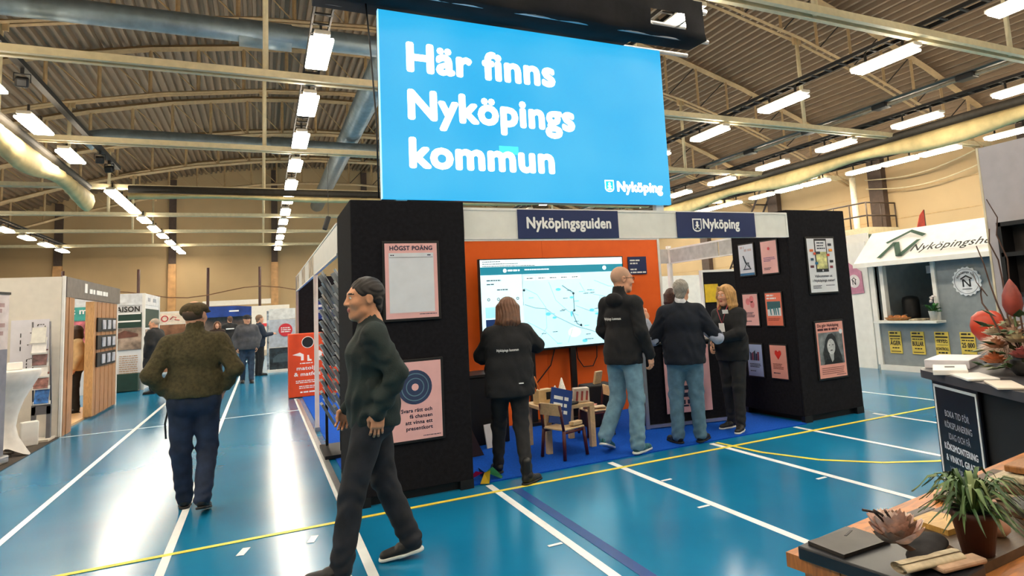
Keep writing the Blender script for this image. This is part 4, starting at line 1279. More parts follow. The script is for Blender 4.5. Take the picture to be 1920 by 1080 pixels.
        V, Q = f.mesh_data()
        nm = {'short': 'hair', 'buzz': 'hair', 'bob': 'hair', 'cap': 'cap', 'flatcap': 'cap', 'bob_side': 'hair'}[kind]
        child(nm, HV(V), Q, m)
        if kind in ('cap', 'flatcap') and len(hair) > 2:
            f = Field(vh)
            f.ell((0, -.025, .02), (.081, .1, .08), .01); f.ell((0, .09, .0), (.12, .09, .12), .01, 's'); f.plane((0, 0, 1), .03, .004); f.plane((0, 0, -1), .05, .01)
            V, Q = f.mesh_data()
            child('hair', HV(V), Q, hair[2])
    body['_k'] = 0
    del body['_k']
    return body, kids, J, HV

def on_back(txt, body, jacket, x, z, h, m, width, crest=False):
    """lettering laid on the back of a garment"""
    me = jacket.data
    bv = BVHTree.FromPolygons([v.co[:] for v in me.vertices], [p.vertices[:] for p in me.polygons])
    def curve(X, Z, Y):
        Y2 = np.zeros_like(X)
        for i in range(len(X)):
            hit = bv.ray_cast(Vector((x - X[i], -1.0, z + Z[i])), Vector((0, 1, 0)))
            Y2[i] = (hit[0].y if hit[0] is not None else -.15) - .0035
        return -X, Z, Y2
    # the back faces local -y, so the text reads along -x when seen from behind: mirror twice
    def curve2(X, Z, Y):
        Y2 = np.zeros_like(X)
        for i in range(len(X)):
            hit = bv.ray_cast(Vector((x + X[i], -1.0, z + Z[i])), Vector((0, 1, 0)))
            Y2[i] = (hit[0].y if hit[0] is not None else -.15) - .0035
        return X, Z, Y2
    o = text(txt, jacket, x, z, h, m, 0., width, 'C', .03, 'lettering', curve=curve2)
    return o

M_BLK = mat('#121317', .85, var=.15, scale=20, bump=.2, bscale=120)
M_BLK2 = mat('#17181c', .8, var=.15, scale=20)
M_DENIM = mat('#6f93a6', .85, var=.1, scale=14, bump=.15, bscale=250)
M_DENIMD = mat('#1c2c44', .85, var=.2, scale=9, bump=.15, bscale=250)
M_SHOEB = mat('#101012', .5, var=.1)
M_SOLEW = mat('#d9ddd8', .6)
M_SOLEB = mat('#1b1b1c', .7)
M_HAIRD = mat('#1c1410', .6, var=.15, scale=18)
M_HAIRB = mat('#6b4630', .5, var=.16, scale=14)
M_HAIRG = mat('#8d8880', .6, var=.14, scale=22)
M_HAIRY = mat('#c0935a', .45, var=.18, scale=12)

# headings: 0 faces +y (down the hall), +pi/2 faces -x (image left)
# 1 man walking past in front, to the left
WALK = dict(pelvis=(0, .0, .965), waist=(0, .0, 1.11), chest=(0, .01, 1.31), neck=(0, .0, 1.485), head=(0, .04, 1.65),
            hipL=(-.092, .01, .93), hipR=(.092, -.01, .93), knL=(-.09, .13, .51), anL=(-.09, .20, .095), knR=(.1, -.06, .51), anR=(.1, -.22, .112),
            elL=(-.235, -.13, 1.19), wrL=(-.225, -.02, .97), elR=(.24, .0, 1.16), wrR=(.22, .14, .96))
b, k, J, HV = person('man in a dark green jacket walking left past the black pillar', (.63, 4.26, 0), PI / 2 - .1, 1.80, WALK, 0.22, -.02, skin=M_SKIN2,
       top=(mat('#10201e', .8, var=.25, scale=6, bump=.2, bscale=100), .024, .86, dict(collar=.05, fold=.007)), bottom=(mat('#1d1e24', .85, var=.2, scale=10), .014, .068), shoes=(M_SHOEB, M_SOLEW),
       hair=('short', M_HAIRD), hands=((.45, (0, .1, -1), (-1, 0, 0)), (.5, (0, .4, -.95), (1, 0, 0))), footpitch=(.1, -.12), footyaw=(.05, -.05), build=1.03, brow=M_HAIRD, hsc=1.09)

# 2 man in the olive sweater, back view, hands in pockets
CAPP = dict(elL=(-.315, -.09, 1.17), wrL=(-.21, .03, .98), elR=(.315, -.09, 1.17), wrR=(.215, .03, .98), shL=(-.195, -.01, 1.425), shR=(.195, -.01, 1.425),
            knL=(-.1, .03, .5), anL=(-.08, .13, .085), knR=(.1, .03, .5), anR=(.085, -.20, .132), head=(.0, .02, 1.655))
b, k, J, HV = person('man in an olive sweater and flat cap walking away down the aisle', (-.53, 6.52, 0), -.02, 1.775, CAPP, -.45, -.05,
       top=(mat('#4a4229', .95, var=.15, scale=40, bump=.35, bscale=180), .026, .955, dict(collar=.085, fold=.005, name='sweater')), bottom=(mat('#1b2942', .85, var=.2, scale=9), .016, .066), shoes=(M_SHOEB, M_SOLEB, .03),
       hair=('flatcap', mat('#4d4128', .95, var=.15, scale=60), mat('#5a4636', .8)), hands=((.3, (.3, .3, -1), (-1, -.3, -.2)), (.3, (-.3, .3, -1), (1, -.3, -.2))), footpitch=(0, -.22), footyaw=(.08, -.1), build=1.08, sleeve=.72)
strap = part('belt_strap', M_BLK, b, lambda m: m.tube([(-.18, -.02, .93), (-.215, 0, .75), (-.21, .02, .62)], .008, 6))

# 3 woman with brown hair, back view, arms raised to her face
W1 = dict(elL=(-.26, .12, 1.2), wrL=(-.07, .25, 1.47), elR=(.31, .14, 1.27), wrR=(.06, .24, 1.47), shL=(-.165, .01, 1.41), shR=(.17, .01, 1.425), chest=(0, .0, 1.3), head=(.02, .05, 1.64),
          knL=(-.11, .18, .5), anL=(-.13, .22, .1), knR=(.09, -.03, .52), anR=(.1, -.27, .085), pelvis=(0, 0, .97))
b, k, J, HV = person('woman with brown hair in a long black jacket facing the television', (2.08, 5.70, .0), -.25, 1.66, W1, -.2, -.22, female=True,
       top=(M_BLK, .032, .80, dict(collar=.04, flare=.01, fold=.005)), bottom=(M_BLK2, .008, .05), shoes=(M_SHOEB, M_SOLEB, .1),
       hair=('bob', M_HAIRB, .17), hands=((.7, (.3, .5, .8), (0, -1, .3)), (.7, (-.3, .5, .8), (0, -1, .3))), footyaw=(.2, -.75), build=1.06)
on_back('Nyköpings kommun', b, k['jacket'], -.02, 1.165, .022, M_WT, .2)
MB().bx(.06, .11, -.175, -.165, .865, .875).build('pocket_tab', M_WT, k['jacket'])

# 4 bald man, back three-quarter view, looking right
BD = dict(chest=(0, .02, 1.31), head=(.01, .045, 1.655), elL=(-.25, .0, 1.17), wrL=(-.21, .16, 1.0), elR=(.25, -.02, 1.15), wrR=(.25, .09, .92), shL=(-.185, 0, 1.425), shR=(.19, -.01, 1.425),
          knL=(-.13, .03, .50), anL=(-.19, -.13, .15), knR=(.1, .03, .51), anR=(.1, .0, .085), waist=(0, .02, 1.1))
b, k, J, HV = person('tall bald man with glasses in a black hooded jacket and light jeans', (3.40, 5.82, .012), -1.2, 1.91, BD, -.62, -.04,
       top=(M_BLK, .028, .84, dict(collar=.085, hood=1, flare=.012, belly=.015, fold=.004)), bottom=(M_DENIM, .02, .078), shoes=(mat('#2d6a72', .6, var=.4, scale=40), M_SOLEW),
       hair=('buzz', mat('#c39a80', .6, var=.06)), hands=((.5, (0, .4, -.9), (-1, 0, 0)), (.45, (0, .2, -1), (1, 0, .1))), footpitch=(-.35, 0), footyaw=(.3, .05), build=1.03)
on_back('Nyköpings kommun', b, k['jacket'], -.03, 1.36, .026, M_WT, .24)
gl = MB()
for sx in (-1, 1):
    pts = HV(np.array([(.031 * sx + .02 * math.cos(a), .105, .012 + .014 * math.sin(a)) for a in np.linspace(0, 2 * PI, 13)[:-1]]))
    gl.tube([tuple(p) for p in pts], .0022, 5, closed=True)
    gl.tube([tuple(p) for p in HV(np.array([(.052 * sx, .104, .016), (.082 * sx, .03, .016), (.084 * sx, -.01, .01)]))], .0028, 5)
gl.tube([tuple(p) for p in HV(np.array([(-.011, .107, .014), (.011, .107, .014)]))], .002, 5)
gl.build('glasses', M_FRAME, b)

# 5 grey-haired man, back view, gesturing
GR = dict(elL=(-.33, .03, 1.13), wrL=(-.40, .16, 1.34), elR=(.37, -.02, 1.12), wrR=(.27, .19, 1.18), shL=(-.18, 0, 1.425), shR=(.18, 0, 1.425), head=(.02, .02, 1.65), knL=(-.12, .03, .51), anL=(-.13, 0, .085), knR=(.1, .02, .51), anR=(.11, .02, .085))
b, k, J, HV = person('grey-haired man in a navy short-sleeved sweater talking at the counter', (4.13, 5.76, .012), -.55, 1.75, GR, -.3, -.02,
       top=(mat('#0c1422', .9, var=.15, scale=20, bump=.2, bscale=150), .03, .85, dict(collar=.03, fold=.005, name='sweater')), bottom=(mat('#4f7085', .85, var=.1, scale=14, bump=.15, bscale=250), .016, .07), shoes=(M_SHOEB, M_SOLEB),
       hair=('short', M_HAIRG), hands=((.15, (-.1, .25, 1), (.3, -1, .2)), (.4, (-.8, .6, .1), (0, .3, 1))), footyaw=(.55, -.5), build=1.1, sleeve=.0)
for a in ('L', 'R'):
    f = Field(.011)
    e = J['el' + a]; u = J['sh' + a]
    f.cone(e + (u - e) * .4, e, .062, .07, .03).cone(e, e + (J['wr' + a] - e) * .9, .066, .046, .03)
    V, Q = f.mesh_data()
    o = bpy.data.objects.new('shirt_sleeve', mk_mesh(V, Q, 'shirt_sleeve', [mat('#a7adc0', .8, var=.08, scale=20)])); link(o, b)
f = Field(.007); f.cone(J['neck'] + (0, -.005, .035), J['neck'] + (0, .01, .065), .066, .062, .01); V, Q = f.mesh_data()
o = bpy.data.objects.new('shirt_collar', mk_mesh(V, Q, 'shirt_collar', [mat('#c8cad2', .8)])); link(o, b)

# 6 blonde woman facing left
W2 = dict(shL=(-.16, 0, 1.41), shR=(.16, 0, 1.41), elL=(-.2, .1, 1.18), wrL=(-.04, .25, 1.13), elR=(.21, .0, 1.16), wrR=(.16, .17, 1.03), head=(0, .035, 1.645), knL=(-.09, .04, .51), anL=(-.1, .08, .085), knR=(.09, .0, .51), anR=(.12, -.06, .085))
b, k, J, HV = person('blonde woman in black with a name tag smiling at the grey-haired man', (4.95, 5.96, .012), 1.85, 1.67, W2, -.12, -.03, female=True,
       top=(M_BLK, .026, .84, dict(collar=.0, fold=.004)), bottom=(M_BLK2, .01, .055), shoes=(M_SHOEB, M_SOLEW),
       hair=('bob', M_HAIRY, .175), hands=((.35, (.8, .5, -.2), (-.2, .4, 1)), (.45, (-.3, .8, -.4), (.9, 0, .3))), footyaw=(.35, -.2), build=1.02, brow=mat('#8a6238', .7))
nt_ = MB().box((-.07, .165, 1.36), (.07, .006, .045), rx=-.25, rz=.15).build('name_tag', M_WT, b)
MB().tube([(-.06, .06, 1.46), (-.07, .15, 1.38), (-.02, .175, 1.22), (.05, .15, 1.38), (.06, .06, 1.46)], .005, 6).build('lanyard', mat('#b04450', .6), b)
MB().box((-.02, .185, 1.18), (.07, .008, .1), rx=-.1).build('key_card', M_WT, b)

# 7 woman beyond the counter
b, k, J, HV = person('dark-haired woman in black seen from behind beyond the counter', (5.98, 8.6, .012), -.9, 1.70, dict(wrL=(-.15, .2, 1.1), wrR=(.15, .2, 1.1)), .2, 0, female=True, detail=2,
       top=(mat('#14171d', .8), .03, .84, {}), bottom=(M_BLK2, .012), shoes=(M_SHOEB, M_SOLEB), hair=('bob', mat('#3a2219', .6, var=.3, scale=50), .14), hands=((.4, (.2, 1, 0), (0, 0, 1)), (.4, (-.2, 1, 0), (0, 0, 1))))

# background visitors
b, k, J, HV = person('elderly man in a long black coat by the green-header stand', (-2.35, 18.5, 0), 1.2, 1.80, dict(), .2, 0, detail=2,
       top=(M_BLK2, .05, .62, dict(flare=.02)), bottom=(M_BLK2, .02), shoes=(M_SHOEB, M_SOLEB), hair=('buzz', mat('#a89a8c', .7)), hands=((.4, (0, .2, -1), (-1, 0, 0)), (.4, (0, .2, -1), (1, 0, 0))), build=1.2)
b, k, J, HV = person('man in a grey jacket and black cap walking towards the camera', (-.36, 19.0, 0), PI + .05, 1.78, dict(elL=(-.27, -.06, 1.17), elR=(.27, -.06, 1.17), anL=(-.1, .1, .085), anR=(.1, -.12, .085)), .35, -.1, detail=2,
       top=(mat('#45474e', .8, var=.15, scale=8), .045, .86, {}), bottom=(mat('#263a52', .85, var=.2, scale=8), .015), shoes=(M_SHOEB, M_SOLEB), hair=('cap', M_BLK), hands=((.5, (0, .1, -1), (-1, 0, 0)), (.5, (0, .1, -1), (1, 0, 0))), build=1.12)
b, k, J, HV = person('man in a dark blue jacket behind the man with the cap', (-.08, 21.2, 0), -PI / 2 + .4, 1.78, dict(elR=(.26, .06, 1.18), wrR=(.2, .28, 1.2)), 0, 0, detail=2,
       top=(mat('#152438', .8), .03, .84, {}), bottom=(M_BLK2, .015), shoes=(M_SHOEB, M_SOLEB), hair=('short', mat('#7d6450', .7)), hands=((.5, (0, .2, -1), (-1, 0, 0)), (.4, (0, 1, .1), (.6, 0, .8))))
b, k, J, HV = person('man in a black jacket with white back text far down the aisle', (-1.12, 28.0, 0), .1, 1.86, dict(), .2, 0, detail=2,
       top=(M_BLK2, .04, .84, {}), bottom=(M_BLK2, .015), shoes=(M_SHOEB, M_SOLEB), hair=('short', mat('#5a4030', .7)), hands=((.5, (0, .2, -1), (-1, 0, 0)), (.5, (0, .2, -1), (1, 0, 0))), build=1.1)
MB().bx(-.14, .14, -.2, -.19, 1.36, 1.4).build('back_print', M_WT, k['jacket'])
b, k, J, HV = person('brown-haired woman half hidden behind the man in the olive sweater', (-1.35, 24.5, 0), PI, 1.66, dict(), 0, 0, female=True, detail=2,
       top=(mat('#33251f', .8), .03, .8, {}), bottom=(M_BLK2, .015), shoes=(M_SHOEB, M_SOLEB), hair=('bob', M_HAIRB, .15), hands=((.5, (0, .2, -1), (-1, 0, 0)), (.5, (0, .2, -1), (1, 0, 0))))
b, k, J, HV = person('woman in a beige sweater inside the wood-framed stand', (-3.26, 15.5, .036), 1.9, 1.66, dict(elR=(.24, .05, 1.15), wrR=(.12, .22, 1.1)), 0, 0, female=True, detail=2,
       top=(mat('#c2a67c', .9), .03, .85, {}), bottom=(M_BLK2, .015), shoes=(M_SHOEB, M_SOLEB), hair=('bob', mat('#3a261a', .6), .15), hands=((.5, (0, .2, -1), (-1, 0, 0)), (.4, (-.4, 1, 0), (0, 0, 1))))
b, k, J, HV = person('person in dark blue standing inside the grey kiosk', (11.7, 7.6, 0), PI / 2 - .2, 1.78, dict(), -.2, 0, detail=2,
       top=(mat('#16243e', .8), .03, .84, {}), bottom=(M_BLK2, .015), shoes=(M_SHOEB, M_SOLEB), hair=('short', M_HAIRD), hands=((.5, (0, .2, -1), (-1, 0, 0)), (.5, (0, .2, -1), (1, 0, 0))))
# ------------------------------------------------------------------ stands along the left aisle
M_WW = mat('#e4dccf', .6, var=.02)
M_OAK = mat('#a97a52', .45, var=.16, wood=(14, 14, 1.2), scale=3)
M_GREYW = mat('#6a625c', .5, var=.08)
tag(MB().bx(-7, -2.76, 6.5, 12.36, 0, .008).build('dark_carpet', mat('#4b423c', .95, var=.1, scale=50)), 'dark brown carpet of the stand at the left edge', 'carpet')
wa = empty('white_stand_wall', (0, 12.42, 0), 0, 'white stand wall at the left edge behind the brochure rack', 'partition wall')
for i in range(4):
    part('panel', M_WW, wa, lambda b: b.bx(-2.80 - (i + 1) * 1.0, -2.80 - i * 1.0 - .006, -.02, .02, 0, 2.45))
part('end_profile', M_WHITE, wa, lambda b: b.bx(-2.80, -2.765, -.03, .03, 0, 2.46))
pp = tag(MB().bx(-3.4, -2.94, -.012, 0, .8, 1.8).build('plan_poster', mat('#e6e3ea', .6, var=.02), None, (0, 12.39, 0)), 'white poster with a dashed floor plan on the white stand wall', 'poster')
dash = [((-3.08, 1.72), (-2.99, 1.72)), ((-2.99, 1.70), (-2.99, 1.42)), ((-3.08, 1.72), (-3.08, 1.6)), ((-3.17, 1.6), (-3.08, 1.6)), ((-3.2, 1.42), (-3.12, 1.44)), ((-3.2, 1.2), (-3.13, 1.22)), ((-3.2, 1.2), (-3.2, 1.05)), ((-3.28, 1.6), (-3.28, 1.3)), ((-3.2, 1.02), (-3.1, 1.02)), ((-2.99, 1.3), (-2.99, .95))]
for p, q in dash:
    n = 3
    for k in range(n):
        a0, a1 = k / n, (k + .62) / n
        MB().tube([(p[0] + (q[0] - p[0]) * a0, -.014, p[1] + (q[1] - p[1]) * a0), (p[0] + (q[0] - p[0]) * a1, -.014, p[1] + (q[1] - p[1]) * a1)], .006, 4).build('plan_dash', M_DARK, pp)
# brochure rack
br = empty('literature_rack', (-2.95, 12.15, .009), 0, 'grey literature rack with brochures beside the white stand wall', 'rack')
M_RK = mat('#6d6c70', .45, .3)
part('foot_panel', M_RK, br, lambda b: (b.bx(-.11, -.06, -.03, .03, .02, .5), b.bx(.07, .12, -.03, .03, .02, .5), b.bx(-.11, .12, -.03, .03, .38, .52)))
part('base', mat('#cfc8bd', .5), br, lambda b: b.bx(-.13, .14, -.2, .16, .0, .03))
for x in (-.1, .11):
    part('upright', M_RK, br, lambda b: b.tube([(x, .02, .5), (x - .06, .1, 1.75)], .012, 6))
for i, (c, z) in enumerate((('#2f6fb8', .56), ('#8a5a52', .78), ('#e6e2dc', .95), ('#6d4a48', 1.12), ('#ebe7e2', 1.3), ('#d9d6cc', 1.45))):
    part('tray', M_WHITE, br, lambda b: b.box((.01 - i * .015, -.03 + i * .012, z - .01), (.2, .05, .05)))
    part('brochure', mat(c, .45, var=.35 if i in (0, 1, 3) else .05, scale=14), br, lambda b: b.box((.01 - i * .015, -.03 + i * .012, z + .1), (.17, .012, .24), rx=-.25))
# stretch covered table
wt = empty('cocktail_table', (-3.08, 10.95, .008), 0, 'round cocktail table in a white stretch cover at the left edge', 'table')
def stretch(b):
    prof = [(.40, 1.09), (.405, 1.05), (.33, .9), (.24, .72), (.185, .52), (.17, .38), (.2, .25), (.27, .12), (.34, .0)]
    seg = 32; vs = []
    for r, z in prof:
        for k in range(seg):
            a = 2 * PI * k / seg
            lobes = .5 + .5 * math.cos(4 * a + .6)
            fr = max(0, (.75 - z) / .75)
            rr = r * (1 - .45 * fr * (1 - lobes))
            vs.append((rr * math.cos(a), rr * math.sin(a), z + (.12 * (1 - lobes) if z < .01 else 0)))
    fs = [(i * seg + k, i * seg + (k + 1) % seg, (i + 1) * seg + (k + 1) % seg, (i + 1) * seg + k) for i in range(len(prof) - 1) for k in range(seg)]
    b.add(vs, fs, True)
part('stretch_cover', mat('#dcd8d2', .8, var=.04), wt, stretch)
part('table_top', M_WHITE, wt, lambda b: b.lathe([(.39, 1.07), (.4, 1.08), (.4, 1.1), (.39, 1.105)], seg=32))
part('pedestal', M_RK, wt, lambda b: b.lathe([(.12, .0), (.03, .04), (.03, 1.06)], seg=10))
tag(MB().box((0, 0, .05), (.16, .11, .1), bev=.01).build('leaflet_box', M_WHITE, None, (-2.98, 11.05, 1.115), .3), 'white leaflet box on the white cocktail table', 'box')
# roll-up banner seen from its side
rb = empty('rollup_banner', (-2.94, 10.18, .008), 1.38, 'narrow roll-up banner seen edge-on beside the white cocktail table', 'banner')
part('cloth', mat('#cfc3c0', .6, var=.06), rb, lambda b: b.box((0, .0, 1.75), (.5, .006, .7)))
part('lower_cloth', mat('#7b7c88', .6, var=.06), rb, lambda b: b.box((0, 0, .72), (.5, .006, 1.36)))
part('top_bar', M_DARK, rb, lambda b: b.box((0, 0, 2.1), (.52, .03, .03)))
part('cassette', M_ALU, rb, lambda b: b.box((0, 0, .05), (.54, .12, .1), bev=.02))
for z, l in ((1.95, .3), (1.88, .2), (1.7, .34), (1.6, .28)):
    part('print_band', mat('#a98a86', .6), rb, lambda b: b.box((0, -.006, z), (l, .002, .05)))
tag(MB().box((0, 0, .17), (.2, .12, .34), bev=.015).build('white_bag', M_WHITE, None, (-2.98, 11.75, .008), .4), 'white paper bag under the grey literature rack', 'bag')

# wood-framed stand
wf = empty('wood_frame_stand', (-2.78, 0, 0), 0, 'stand with a dark grey fascia carried on oak boards', 'stand')
part('fascia', M_GREYW, wf, lambda b: b.bx(-.03, .03, 12.45, 16.6, 2.13, 2.45))
part('fascia_logo', M_WT, wf, lambda b: b.bx(.03, .036, 13.55, 13.72, 2.24, 2.40))
for i, l in enumerate((.2, .14, .24, .18, .22, .16)):
    y0 = 13.9 + i * .26
    part('fascia_letters', M_WT, wf, lambda b: b.bx(.03, .036, y0, y0 + l, 2.24, 2.32))
for i in range(3):
    part('board', M_OAK, wf, lambda b: b.bx(-.03, .02 + .008 * (i % 2), 12.46 + i * .17, 12.46 + i * .17 + .164, 0, 2.13))
wc = empty('oak_display_column', (-2.78, 0, 0), 0, 'oak-clad display column with black picture frames beside the aisle', 'display column')
for i in range(11):
    part('board', M_OAK, wc, lambda b: b.bx(-.1, .0 + .006 * (i % 2), 14.5 + i * .18, 14.5 + i * .18 + .174, .04, 2.12))
part('end_board', mat('#c49a68', .45, var=.12, wood=(10, 10, 1)), wc, lambda b: b.bx(-.13, .0, 14.44, 14.495, .04, 2.12))
part('edge_trim', M_WHITE, wc, lambda b: b.bx(-.02, .012, 16.48, 16.55, 0, 2.12))
for r, z in enumerate((1.58, 1.25, .93)):
    fr = part('picture_frame', M_FRAME, wc, lambda b: b.bx(.006, .03, 14.62, 16.25, z - .02, z + .24))
    for i in range(3):
        y0 = 14.95 + i * .46
        part('sample', mat('#b9bcc8', .4, var=.2, scale=6), fr, lambda b: b.bx(.03, .05, y0, y0 + .26, z + .02, z + .2, bev=.008))
tag(MB().bx(-6, -2.895, 12.48, 16.5, 0, .035).build('stand_platform', mat('#d6ae7c', .4, var=.08, wood=(2, 14, 2))), 'pale wooden platform floor of the oak-framed stand', 'platform')

# house builder's stand
hb = empty('house_builder_stand', (0, 0, 0), 0, 'house builder stand with a green band and house photographs', 'stand')
M_GRN = mat('#14392f', .5)
M_PHOTO = mat('#8d7a6c', .5, var=.5, scale=3.5)
part('front_panel', M_PAPER, hb, lambda b: b.bx(-4.9, -2.83, 20, 20.05, 0, 2.5))
part('header', mat('#d5d8dc', .5), hb, lambda b: b.bx(-4.9, -2.83, 19.98, 20.0, 2.2, 2.5))
text('MAISON', hb, -3.5, 2.03, .13, M_DARK, 19.97, .62, 'L', .03)
text('Byggt med', hb, -4.75, 2.03, .14, M_WT, 19.955, 1.0, 'L', .03)
part('teal_band', mat('#3f9c94', .5), hb, lambda b: b.bx(-4.88, -3.56, 19.965, 19.98, 1.86, 2.2))
part('pink_print', mat('#c96a78', .5, var=.35, scale=5), hb, lambda b: b.bx(-4.88, -3.56, 19.965, 19.98, 1.3, 1.84))
part('green_band', M_GRN, hb, lambda b: b.bx(-3.52, -2.83, 19.965, 19.98, 1.62, 2.0))
for z in (1.96, 1.76):
    part('white_rule', M_WT, hb, lambda b: b.bx(-3.5, -2.85, 19.955, 19.965, z, z + .04))
part('house_photo', M_PHOTO, hb, lambda b: b.bx(-3.52, -2.83, 19.965, 19.98, 1.05, 1.6))
part('house_roof', mat('#6b4236', .6, var=.2), hb, lambda b: b.prism([(-3.45, 1.42), (-3.2, 1.55), (-2.9, 1.45), (-2.9, 1.38), (-3.45, 1.34)], 19.958, 19.964))
bars(hb, -3.3, .9, [.4] * 9, .02, .055, mat('#b08a6a', .6), 19.975)
part('green_box', M_GRN, hb, lambda b: b.bx(-3.45, -2.85, 19.7, 19.97, .02, .45))
part('side_panel', M_PAPER, hb, lambda b: b.bx(-2.83, -2.79, 20, 22.7, 0, 2.2))
part('side_header', mat('#e2e2e4', .5), hb, lambda b: b.bx(-2.83, -2.78, 20, 22.7, 2.2, 2.5))
part('side_green_band', M_GRN, hb, lambda b: b.bx(-2.79, -2.775, 20.1, 22.6, 1.6, 2.1))
part('side_photo', M_PHOTO, hb, lambda b: b.bx(-2.79, -2.775, 20.1, 22.6, .95, 1.55))
part('side_green_base', M_GRN, hb, lambda b: b.bx(-2.79, -2.775, 20.1, 22.6, .1, .5))
for y in (20.02, 22.66):
    part('corner_post', M_WHITE, hb, lambda b: b.bx(-2.83, -2.76, y - .03, y + .03, 0, 2.5))
for i, l in enumerate((.35, .5)):
    part('header_word', mat('#9aa0ac', .5), hb, lambda b: b.bx(-2.78, -2.774, 20.6 + i * .9, 20.6 + i * .9 + l, 2.3, 2.4))
# stand with the red lettered header and brown pictures
rs = empty('red_letter_stand', (0, 26, 0), 0, 'stand with a cream header in red letters behind the green band stand', 'stand')
part('header', mat('#ecd9c4', .5), rs, lambda b: b.bx(-3.3, -2.4, 0, .05, 1.68, 2.05))
M_RL = mat('#c23a3a', .5)
part('red_ring', M_RL, rs, lambda b: b.ring(-3.02, 1.87, .075, .11, -.01, 0, 20))
part('red_swash', M_RL, rs, lambda b: b.tube([(-2.86, -.006, 1.83), (-2.78, -.006, 1.93), (-2.68, -.006, 1.9), (-2.72, -.006, 1.82), (-2.58, -.006, 1.8)], .016, 6))
part('brown_panel', mat('#84583c', .6, var=.35, scale=2.5), rs, lambda b: b.bx(-3.3, -2.4, 0, .05, .05, 1.66))
part('post', M_WHITE, rs, lambda b: b.bx(-3.38, -3.3, -.03, .06, 0, 2.6))
# blue canopy stand and dark backdrop at the end of the aisle
bc = empty('blue_canopy_stand', (0, 38.5, 0), 0, 'far stand with a blue cloth canopy at the end of the aisle', 'stand')
part('canopy', mat('#143a86', .7, var=.15, scale=2), bc, lambda b: b.prism([(-2.75, 1.95), (-.45, 1.95), (-.4, 2.42), (-1.2, 2.5), (-2.75, 2.52)], -.6, .4))
part('canopy_label', M_WT, bc, lambda b: b.bx(-1.55, -1.1, -.62, -.6, 2.2, 2.27))
part('backdrop', mat('#7c6a60', .7), bc, lambda b: b.bx(-3.0, -.3, .4, .5, 0, 1.95))
for x in (-2.7, -.5):
    part('pole', M_DARK, bc, lambda b: b.bx(x - .04, x + .04, -.5, -.42, 0, 1.95))
ws = empty('white_back_wall_stand', (0, 34, 0), 0, 'white stand wall with a red symbol left of the roll-up banner', 'stand')
part('panel', M_WW, ws, lambda b: b.bx(-.45, 1.2, 0, .05, 0, 2.35))
part('red_symbol', mat('#d0323a', .5), ws, lambda b: (b.bx(-.08, .2, -.02, 0, 1.35, 1.5), b.bx(-.08, 0, -.02, 0, 1.2, 1.8)))
part('shelf_base', mat('#b9ab98', .6), ws, lambda b: b.bx(-.45, 1.2, -.5, 0, 0, .25))
long = empty('far_stand_row', (0, 44, 0), 0, 'row of beige stand walls in front of the back wall', 'stand')
part('panel', M_WW, long, lambda b: b.bx(-14, -3.2, 0, .05, 0, 2.5))
part('upper_rail', M_WW, long, lambda b: b.bx(-3.2, .5, 0, .05, 2.7, 3.0))
# white roll-up wall with the red disc
ru = empty('red_disc_banner', (0, 22, 0), 0, 'grey banner wall with a round red disc beside the orange bin', 'banner')
part('panel', mat('#b4bcc8', .5), ru, lambda b: b.bx(.2, .95, 0, .06, .75, 1.62))
part('upper_cloth', mat('#d6d8d8', .6), ru, lambda b: b.bx(.2, .95, 0, .08, 1.63, 1.95))
part('lower_print', mat('#28343c', .5, var=.4, scale=6), ru, lambda b: b.bx(.2, .95, -.01, .06, .08, .74))
part('foot', M_WHITE, ru, lambda b: b.bx(.15, 1.0, -.12, .12, 0, .07))
part('disc', mat('#cf2f3c', .5, var=0), ru, lambda b: b.disc(.66, 1.28, .2, -.02, 0))
bars(ru, .53, 1.36, [.26, .28, .26], .03, .06, M_WT, -.03)
part('car_print', mat('#4a5a62', .4), ru, lambda b: b.prism([(.3, .42), (.45, .55), (.75, .57), (.93, .45), (.93, .3), (.3, .3)], -.016, -.011))
part('side_strip', mat('#8d98a4', .5, var=.4, scale=8), ru, lambda b: b.bx(.13, .19, -.02, .05, .1, 1.9))
# ------------------------------------------------------------------ housing company's kiosk on the right
M_KIO = mat('#868d90', .7, var=.04)
M_KW = mat('#e6e5df', .5, var=.02)
M_GRNL = mat('#123f2a', .6)
ki = empty('grey_kiosk', (10.5, 0, 0), 0, 'grey kiosk with a white roof and a serving window', 'kiosk')
part('lower_wall', M_KIO, ki, lambda b: b.bx(0, .05, 7.1, 8.3, .1, .88))
part('side_front_wall', M_KIO, ki, lambda b: b.bx(0, .05, 4.8, 7.1, .1, 2.0))
part('end_wall', M_KIO, ki, lambda b: b.bx(0, 2.4, 8.3, 8.36, 0, 2.1))
part('rear_wall', mat('#5a4a3e', .7), ki, lambda b: b.bx(1.9, 1.95, 4.8, 8.3, 0, 2.3))
part('inner_partition', M_FRAME, ki, lambda b: b.bx(1.7, 1.9, 6.2, 7.2, 0, 2.2))
part('base_board', M_KW, ki, lambda b: b.bx(-.04, .06, 4.8, 8.36, 0, .1))
for y0, y1, zb in ((8.30, 8.40, .1), (8.10, 8.18, .926), (7.08, 7.15, .926)):
    part('post', M_KW, ki, lambda b: b.bx(-.04, .06, y0, y1, zb, 2.0))
part('counter_shelf', M_KW, ki, lambda b: b.bx(-.25, .3, 7.0, 8.25, .88, .925, bev=.008))
part('lintel', mat('#5f666a', .6), ki, lambda b: b.bx(-.01, .05, 4.8, 8.3, 1.93, 2.02))
